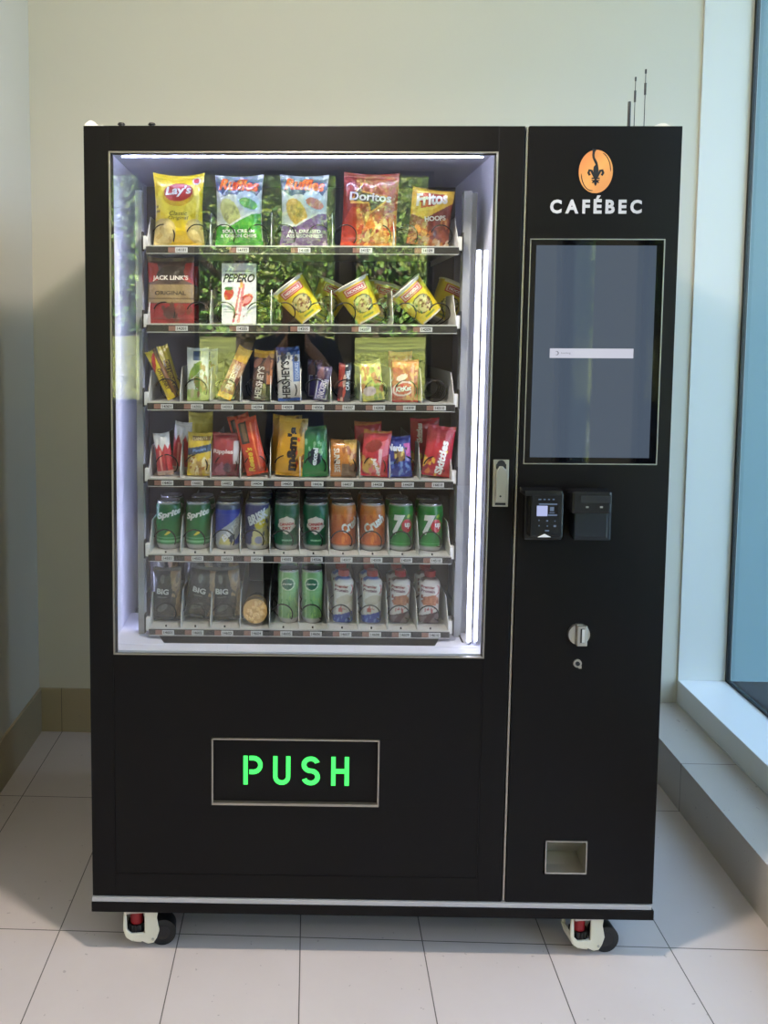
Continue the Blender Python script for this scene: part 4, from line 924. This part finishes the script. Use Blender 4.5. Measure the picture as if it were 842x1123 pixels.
# --- row 4: packets
d4 = .125
def pk(*a, **k): k.setdefault('ri', 3); k.setdefault('nm', 'candy_packet'); k.setdefault('cat', 'candy packet'); k.setdefault('t', .026); return bar(*a, **k)
TW = [('F', (196, 60, 66)), ('R', 0, .74, 1, 1, (224, 220, 220)), ('P', [(0, .74), (.15, .62), (.3, .74), (.5, .56), (.7, .74), (.85, .6), (1, .74)], (224, 220, 220)), ('P', [(.3, .1), (.42, .1), (.42, .6), (.3, .6)], (226, 140, 130)), ('P', [(.6, .1), (.7, .1), (.7, .5), (.6, .5)], (150, 34, 44)), ('R', 0, 0, 1, .12, (206, 170, 160))]
pk(181, 0, 18, 49, -.10, TW, [], 'red and white liquorice packet in the first lane of the fourth shelf', 51)
pk(196, 0, 19, 58, .10, TW, [], 'taller red and white liquorice packet leaning beside the first one on the fourth shelf', 52, d=.17)
pk(218, 0, 27, 50, .03, [('F', (212, 180, 60)), ('S', 60, 3, 0, .04, 1, .42, .08, [(226, 196, 120), (176, 120, 60), (240, 224, 180), (190, 150, 90)]), ('P', [(0, .46), (1, .58), (1, .74), (0, .62)], (58, 74, 104)), ('R', .2, .80, .95, .9, (120, 84, 50))], [('Planters', .5, .60, .55, .07, 12, (130, 160, 220), .02, .2), ('PEANUTS', .5, .85, .6, .07, 6, (226, 206, 150), .02)], 'yellow peanut packet with a dark blue band on the fourth shelf', 53)
pk(220, 0, 27, 66, .0, [('F', (206, 186, 56)), ('R', 0, .8, 1, 1, (216, 200, 84))], [], 'plain yellow packet standing tall behind the peanut packet', 54, d=.22)
pk(247, 0, 30, 50, .02, [('F', (150, 44, 54)), ('R', .8, .1, 1, .8, (190, 180, 184)), ('R', 0, .0, 1, .3, (120, 40, 60)), ('S', 10, 3, .1, .04, .9, .28, .12, [(160, 90, 110), (90, 60, 80)])], [('Ripples', .42, .56, .72, .12, 0, (224, 206, 206), .03)], 'maroon packet with pale lettering on the fourth shelf beside the peanut packet', 55)
RS = [('F', (206, 62, 28)), ('P', [(.1, .92), (.5, .94), (.5, .56), (.1, .56)], (54, 38, 36)), ('P', [(.2, .9), (.42, .9), (.42, .6), (.2, .6)], (120, 84, 64)), ('P', [(.62, .1), (.70, .1), (.72, .9), (.64, .9)], (240, 130, 80))]
pk(283, 0, 24, 66, -.22, RS, [("Reese's", .33, .28, .42, .3, 86, (232, 196, 60), .03, .2)], 'orange peanut butter packet tilted toward the maroon packet on the fourth shelf', 56)
pk(277, 0, 24, 66, -.26, RS, [], 'orange peanut butter packet behind the tilted front one', 57, d=.17)
MM_ = [('F', (214, 156, 38)), ('G', .7, 1, (214, 156, 38), (228, 176, 60)), ('S', 9, 5, .66, .2, .95, .7, .07, [(196, 70, 30), (120, 70, 30), (190, 150, 60)]), ('S', 6, 8, .7, .74, 1, .95, .1, [(180, 150, 90), (150, 110, 40)])]
pk(318, 0, 32, 66, .07, MM_, [("m&m's", .50, .47, .74, .34, 90, (52, 40, 38), .06)], 'golden yellow peanut candy packet with big brown letters on the fourth shelf', 58)
pk(313, 0, 32, 65, .04, MM_, [], 'golden yellow packet behind the one with big brown letters', 59, d=.19)
pk(346, 0, 30, 58, -.04, [('F', (46, 128, 66)), ('G', .6, 1, (46, 128, 66), (40, 92, 56)), ('E', .52, .40, .27, .17, 0, (22, 34, 54)), ('S', 14, 7, .05, .3, 1, .8, .05, [(80, 160, 96), (140, 190, 150)])], [('excel', .52, .40, .34, .2, 80, (220, 230, 236), .04)], 'green gum packet with a dark round badge on the fourth shelf', 60)
pk(377, 0, 29, 43, .02, [('F', (196, 120, 44)), ('R', .5, .7, 1, 1, (222, 170, 80)), ('R', .45, .0, 1, .36, (120, 92, 70)), ('S', 12, 4, .4, .3, 1, .9, .12, [(220, 160, 80), (160, 90, 40)])], [('SUNRISE', .25, .45, .62, .22, -86, (226, 220, 210), .03)], 'short orange brown candy packet on the fourth shelf beside the green gum packet', 61)
JJ = [('F', (196, 46, 62)), ('P', [(0, .9), (1, .96), (1, 1), (0, 1)], (190, 110, 50)), ('P', [(.5, .7), (.9, .84), (.95, .5), (.6, .4)], (226, 110, 130)), ('E', .38, .66, .3, .13, .2, (150, 46, 44)), ('E', .30, .24, .26, .16, .2, (214, 170, 90)), ('P', [(.55, .05), (.7, .05), (.72, .6), (.6, .6)], (236, 190, 200)), ('S', 10, 4, 0, .05, .6, .4, .1, [(230, 120, 120), (206, 150, 80)])]
pk(411, 0, 31, 53, .08, JJ, [('Jujubes', .55, .22, .42, .18, -66, Wt, .03, .2)], 'pink and red jelly candy packet on the fourth shelf', 62)
pk(404, 0, 30, 58, .0, JJ, [], 'red candy packet behind the pink and red jelly candy packet', 63, d=.2)
pk(440, 0, 27, 47, -.05, [('F', (34, 48, 146)), ('P', [(.7, .8), (1, .8), (1, .5), (.8, .5)], (190, 70, 150)), ('E', .5, .54, .24, .15, 0, (140, 100, 60)), ('S', 22, 4, .1, .05, .9, .38, .06, [(120, 150, 210), (70, 100, 190)]), ('S', 8, 5, .3, .4, .8, .7, .07, [(226, 200, 110), (60, 40, 40)])], [('Nerds', .36, .72, .6, .16, -6, (214, 220, 240), .05, .0)], 'dark blue candy packet with white lettering on the fourth shelf', 64)
SK = [('F', (182, 32, 52)), ('P', [(0, .94), (.9, .98), (1, 1), (0, 1)], (206, 60, 80)), ('S', 14, 9, 0, .04, .5, .4, .08, [(214, 120, 50), (120, 150, 60), (150, 40, 60), (230, 180, 70)]), ('E', .75, .5, .06, .03, 0, (240, 220, 90))]
pk(479, 0, 31, 58, .13, SK, [('Skittles', .60, .38, .66, .28, 86, Wt, .05, .1)], 'red fruit candy packet with tall white letters nearest the light tube, fourth shelf', 65)
pk(468, 0, 32, 62, -.03, SK, [('Skittles', .3, .72, .35, .2, 90, (230, 220, 220), .05)], 'red fruit candy packet tucked behind the one with tall white letters', 66, d=.2)
# --- row 5: cans
SP = [('F', (18, 128, 62)), ('G', .55, 1, (18, 128, 62), (30, 96, 62)), ('E', .48, .35, .12, .03, .3, (226, 210, 60)), ('R', -2, .15, 3, .20, (120, 190, 140)), ('R', -2, .24, 3, .255, (90, 170, 120))]
BR = [('F', (40, 62, 170)), ('R', -2, .85, 3, 1, (60, 74, 110)), ('P', [(-.1, .3), (1.2, .8), (1.2, .4), (.4, 0), (-.1, 0)], (190, 196, 206)), ('P', [(.0, .0), (.3, .34), (.7, .2), (1, 0)], (206, 200, 130)), ('P', [(.5, .30), (.64, .1), (.8, .34)], (60, 70, 90))]
BL = [('F', (54, 58, 118)), ('P', [(.3, .35), (.62, .8), (1.4, .95), (1.4, 0), (.2, 0)], (196, 194, 140)), ('E', .62, .56, .22, .1, .2, (214, 196, 50)), ('S', 14, 4, .3, .1, 1, .7, .06, [(220, 220, 200), (170, 170, 110), (110, 120, 140)]), ('E', .55, .22, .16, .08, 0, (130, 140, 180))]
CD = [('F', (14, 92, 62)), ('P', [(.12, .5), (.2, .66), (.5, .72), (.8, .66), (.86, .5), (.5, .34)], (226, 214, 206)), ('E', .5, .22, .2, .02, 0, (80, 150, 110))]
CR = [('F', (206, 100, 34)), ('G', .5, 1, (206, 100, 34), (196, 130, 62)), ('S', 16, 4, 0, .1, 1, .9, .07, [(226, 130, 50), (190, 84, 30)]), ('R', -2, .1, 3, .14, (160, 80, 40))]
SV = [('F', (22, 128, 48)), ('E', .74, .54, .22, .14, 0, (196, 44, 60)), ('E', .80, .74, .06, .04, .4, (170, 200, 60)), ('R', -2, .16, 3, .175, (100, 180, 110))]
defs = [('Sprite', SP, [('Sprite', .54, .74, 1.05, .17, 14, Wt, .05, .3)]), ('Sprite', SP, [('Sprite', .50, .74, 1.05, .17, 14, Wt, .05, .3)]),
    ('b', BR, [('BRISK', .72, .46, .7, .22, 48, (232, 236, 242), .04, .2)]), ('b', BL, [('BRISK', .5, .70, .9, .2, 28, (226, 230, 236), .05, .2)]),
    ('c', CD, [('CANADA', .5, .56, .58, .06, 4, (190, 40, 52), .04), ('DRY', .5, .475, .34, .06, 4, (190, 40, 52), .04), ('GINGER ALE', .5, .22, .4, .03, 0, (170, 210, 190), .02)]), ('c', CD, [('CANADA', .5, .56, .58, .06, 4, (190, 40, 52), .04), ('DRY', .5, .475, .34, .06, 4, (190, 40, 52), .04), ('GINGER ALE', .5, .22, .4, .03, 0, (170, 210, 190), .02)]),
    ('cr', CR, [('Crush', .80, .55, .80, .2, 30, Wt, .05, .2)]), ('cr', CR, [('Crush', .56, .58, .92, .2, 34, Wt, .05, .2)]),
    ('7', SV, [('7', .40, .56, .5, .42, 0, Wt, .07, .2), ('up', .76, .54, .24, .12, 0, Wt, .05)]), ('7', SV, [('7', .44, .56, .5, .42, 0, Wt, .07, .2), ('up', .80, .54, .24, .12, 0, Wt, .05)])]
clab = ['green lemon-lime soda can in the first lane of the fifth shelf', 'green lemon-lime soda can beside the first, touching the blue can lane', 'blue iced tea can with silver and yellow base on the fifth shelf', 'purple and yellow lemon tea can on the fifth shelf', 'dark green ginger ale can beside the purple lemon tea can', 'dark green ginger ale can beside the orange soda', 'orange soda can next to the dark green ginger ale', 'orange soda can next to the bright green seven can', 'bright green can with a red dot beside the orange soda', 'bright green can with a red dot nearest the light tube']
cpx = [184.5, 217, 250, 283, 315.5, 347.5, 378, 410.5, 442, 474.5]
d5 = .165
for k, (nm, ops, tx) in enumerate(defs):
    o = empty('soda_can'); can(o, .0325, .121, ops, tx); tag(o, clab[k], 'can', g(4)); x = xc_(cpx[k], 4, d5); put(o, x, d5, 4, 0, -(x-.49)*.3)
    for q, (dd, wd_) in enumerate(((.235, 'second in line'), (.305, 'third in line'))):
        if (k < 2 and q) or k > 7 and q: continue
        o2 = clone(o, clab[k].split(' in the ')[0].split(' beside')[0].split(' next')[0].split(' on the')[0].split(' with')[0]+' in lane %s, %s' % (['one', 'two', 'three', 'four', 'five', 'six', 'seven', 'eight', 'nine', 'ten'][k], wd_)); put(o2, x+(.004 if k % 2 else -.002), dd, 4, 0, .5*k)
# --- row 6
BG = [('F', (58, 56, 56)), ('P', [(.62, .92), (1, .96), (1, .1), (.72, .06), (.86, .4), (.7, .62)], (150, 124, 96)), ('S', 16, 3, .66, .1, 1, .9, .07, [(170, 140, 104), (120, 96, 76), (84, 74, 66)]), ('E', .36, .78, .08, .08, 0, (110, 110, 108)), ('E', .36, .26, .2, .06, .3, (96, 96, 94)), ('R', .2, .45, .5, .47, (130, 130, 126)), ('R', 0, .93, 1, 1, (100, 98, 96))]
for k, (px, w_, ti, lab) in enumerate(((182, 32, .0, 'grey trail mix pouch in the first lane of the bottom shelf'), (221, 35, .14, 'grey trail mix pouch in the middle of three on the bottom shelf'), (249, 34, -.08, 'grey trail mix pouch next to the round tub on the bottom shelf'))):
    bar(px-ti*20, 0, w_, 62, ti, BG, [('BIG', .38, .56, .42, .1, -4, (206, 206, 202), .04)], lab, 70+k, ri=5, d=.15, t=.04, nm='snack_pouch', cat='snack pouch', pinch=.02)
    bar(px-3-ti*18, 0, w_, 70, ti*.5, BG, [], lab.replace('grey trail mix pouch', 'grey pouch standing behind the front one'), 74+k, ri=5, d=.24, t=.04, nm='snack_pouch', cat='snack pouch', pinch=.02)
def tub(d, label):
    o = empty('snack_tub'); s = MB(); r = .034
    s.v = []; pr = [(.027, .11), (.030, .03), (.0335, .006), (.0345, .0)]
    s.lathe(pr, M['clear'], 40); s.build('tub_wall', o)
    l = MB(); l.lathe([(.0345, .001), (.0362, .001), (.0362, -.005), (.033, -.006), (.0325, -.003)], M['clear'], 40); l.build('rim', o)
    c_ = MB(); c_.cyl((0, 0, .002), (0, 0, .06), .0305, mat('crumb', (206, 166, 110), .8, bump=1., bscale=120), n=36); c_.build('contents', o)
    R = random.Random(4); c2 = MB()
    for i in range(30):
        a = R.random()*6.28; q = .027*math.sqrt(R.random()); c2.box(-.004, .004, -.003, .003, -.0015, .003, M['crumbl'] if 'crumbl' in M else M.setdefault('crumbl', mat('crumb_light', (222, 186, 132), .8)), .001, X=Matrix.Translation((q*math.cos(a), q*math.sin(a), .0005)) @ Matrix.Rotation(R.random()*3, 4, 'Z') @ Matrix.Rotation(R.random()-.5, 4, 'X'))
    c2.build('crumb_topping', o)
    tag(o, label, 'tub', g(5)); p = wp((xc_(280.5, 5, d), d, ZF[5]+.037))
    o.matrix_world = MM @ Matrix.Translation(p) @ Matrix.Rotation(-PI/2-.12, 4, 'X'); return o
tub(.115, 'clear round tub of tan biscuit pieces lying with its open end forward')
PR = [('F', (134, 188, 124)), ('G', 0, .6, (112, 170, 104), (146, 196, 134)), ('R', .12, 0, .2, 1, (170, 214, 160)), ('E', .45, .74, .36, .12, 0, (206, 224, 190)), ('E', .45, .74, .30, .10, 0, (40, 110, 84)), ('S', 30, 4, 0, .05, 1, .55, .04, [(160, 206, 120), (90, 160, 90)])]
for k, (px, lab) in enumerate(((318, 'slim green sparkling water can beside the round tub'), (344.5, 'slim green sparkling water can beside the blue based shake bottles'))):
    o = empty('slim_can'); can(o, .0265, .137, PR, [('perrier', .45, .74, .46, .05, 0, (220, 230, 214), .03, .1)], True); tag(o, lab, 'can', g(5)); put(o, xc_(px, 5, .16), .16, 5)
    o2 = clone(o, lab.replace('slim green', 'second slim green can in the lane of the')+', behind'); put(o2, xc_(px-1, 5, .23), .23, 5, 0, .4)
    o2['label'] = 'rear slim green water can in the lane '+('nearer the round tub' if k == 0 else 'nearer the shake bottles')
BA = [('F', (60, 92, 176)), ('P', [(0, .12), (0, .84), (1, .88), (1, .24)], (232, 228, 222)), ('P', [(0, 0), (1, 0), (1, .24), (0, .14)], (34, 70, 176)), ('E', .55, .46, .4, .1, .1, (214, 204, 186)), ('E', .8, .68, .16, .10, 0, (200, 50, 60)), ('E', .76, .68, .16, .10, 0, (232, 228, 222)), ('S', 8, 3, .2, .2, .8, .34, .05, [(200, 90, 80), (226, 200, 180)]), ('S', 8, 4, .1, .03, .9, .12, .04, [(120, 150, 220)])]
BB = [('F', (90, 66, 66)), ('P', [(0, .14), (0, .84), (1, .88), (1, .26)], (232, 226, 222)), ('P', [(0, 0), (1, 0), (1, .22), (0, .12)], (132, 112, 116)), ('P', [(.1, .44), (.3, .54), (.8, .58), (.9, .46), (.8, .36), (.2, .36)], (190, 120, 84)), ('S', 8, 4, .1, .38, .9, .54, .06, [(206, 140, 100), (160, 90, 60)]), ('E', .8, .68, .16, .10, 0, (200, 50, 60)), ('E', .76, .68, .16, .10, 0, (232, 226, 222)), ('P', [(.2, .0), (.5, .0), (.8, .2), (.4, .16)], (90, 50, 56)), ('S', 6, 3, .3, .22, .8, .32, .05, [(206, 110, 110)])]
for k, (px, ops, lab) in enumerate(((378.5, BA, 'white and blue shake bottle with a red cap beside the slim green cans'), (410.5, BA, 'white and blue shake bottle with a red cap beside the brown based bottle'), (442, BB, 'white and brown shake bottle with a red cap beside the blue based bottle'), (475, BB, 'white and brown shake bottle with a red cap nearest the light tube'))):
    o = empty('shake_bottle'); bottle(o, ops, [('Premier', .40, .735, .66, .062, -3, (150, 50, 60), .03), ('Protein', .40, .655, .66, .066, -3, (120, 60, 90), .03), ('30g', .5, .28, .3, .03, 0, (180, 80, 80), .0)], h=.128)
    tag(o, lab, 'bottle', g(5)); x = xc_(px, 5, .165); put(o, x, .165, 5, .02, -(x-.49)*.25)
    o2 = clone(o, 'rear shake bottle directly behind the '+lab.split(' with')[0]+lab.split('cap')[1]); put(o2, x+.001, .225, 5, -.02, .05)
s = MB()

# ------------------------------------------------------------------ the photographer, mirrored in the glass
def skin(verts, edges, rad, root=0):
    me = bpy.data.meshes.new('p'); me.from_pydata(verts, edges, []); o = bpy.data.objects.new('p', me); C.objects.link(o)
    o.modifiers.new('s', 'SKIN'); 
    for i, r in enumerate(rad): me.skin_vertices[0].data[i].radius = r if isinstance(r, tuple) else (r, r)
    me.skin_vertices[0].data[root].use_root = True
    sb = o.modifiers.new('b', 'SUBSURF'); sb.levels = 2; sb.render_levels = 2
    dg = bpy.context.evaluated_depsgraph_get(); m2 = bpy.data.meshes.new_from_object(o.evaluated_get(dg)); bpy.data.objects.remove(o); return m2
V = [(0, 0, .97)]; Ed = []; Rd = [(.155, .105)]
def jn(p, parent, r): V.append(p); Ed.append((parent, len(V)-1)); Rd.append(r if isinstance(r, tuple) else (r, r)); return len(V)-1
w1 = jn((0, 0, 1.10), 0, (.145, .10)); ch_ = jn((0, 0, 1.28), w1, (.165, .11)); cl_ = jn((0, 0, 1.41), ch_, (.14, .085)); nk = jn((0, .01, 1.51), cl_, .055); hd = jn((0, .015, 1.60), nk, (.068, .078)); ht = jn((0, .02, 1.69), hd, (.078, .092)); hp = jn((0, .015, 1.755), ht, (.062, .075))
nose = jn((0, .115, 1.63), hd, .012)
for sg in (-1, 1):
    sh_ = jn((sg*.17, 0, 1.43), cl_, .062); el = jn((sg*.25, .07, 1.18), sh_, .044); wr = jn((sg*.10, .23, 1.40), el, .029); pm = jn((sg*.060, .255, 1.445), wr, (.030, .018)) 
    for i, (dx, dz) in enumerate(((-.012, .055), (-.014, .035), (-.013, .015), (-.010, -.003))):
        a = jn((sg*(.050+dx*.2), .272, 1.445+dz*.8), pm, .0095); jn((sg*.044, .299, 1.450+dz), a, .008)
    a = jn((sg*.052, .262, 1.425), pm, .010); jn((sg*.030, .268, 1.44), a, .009)
    hp_ = jn((sg*.09, 0, .88), 0, .085); kn_ = jn((sg*.11, .01, .48), hp_, .056); an = jn((sg*.12, -.02, .09), kn_, .038); jn((sg*.13, .06, .045), an, (.042, .036)); jn((sg*.14, .14, .035), len(V)-1, (.036, .028))
me = skin(V, Ed, Rd)
for m in (M['navy'], M['skin'], M['dark']): me.materials.append(m)
for p in me.polygons:
    c_ = p.center; p.use_smooth = True
    p.material_index = 1 if (c_.z > 1.50 or (c_.y > .16 and c_.z > 1.2) or (c_.z < .0)) else (2 if c_.z < .98 else 0)
me.name = 'person'; po = bpy.data.objects.new('person', me); C.objects.link(po)
PY_ = CAM.y-.345
zmin = min(v.co.z for v in me.vertices)
po.location = (CAM.x+.0, PY_, -zmin)
tag(po, 'person in a navy top holding a phone, mirrored in the glass front of the machine', 'person')
hr = MB(); 
hr.lathe([(.088*math.cos(a), .098*math.sin(a)) for a in [-.35+i*.15 for i in range(13)]], M['hair'], 28, c=(0, 0, 0)); 
ho = hr.build('hair', po); ho.location = (0, -.008, 1.695); ho.scale = (.97, 1.12, 1)
s = MB(); s.box(-.038, .038, -.004, .004, -.075, .085, M['gloss'], .003); ph_ = s.build('phone'); ph_.location = (CAM.x, CAM.y-.05, CAM.z-.055)
tag(ph_, 'black phone held up by the person in the navy top', 'phone')

# ------------------------------------------------------------------ view
sc.view_settings.view_transform = 'Standard'; sc.view_settings.look = 'None'; sc.view_settings.gamma = 1; sc.view_settings.use_curve_mapping = False
sc.view_settings.exposure = 0.0
cy = sc.cycles
cy.max_bounces = 10; cy.diffuse_bounces = 5; cy.glossy_bounces = 5; cy.transparent_max_bounces = 14; cy.transmission_bounces = 6
cy.sample_clamp_indirect = 4.0; cy.caustics_reflective = False; cy.caustics_refractive = False
cy.use_denoising = True
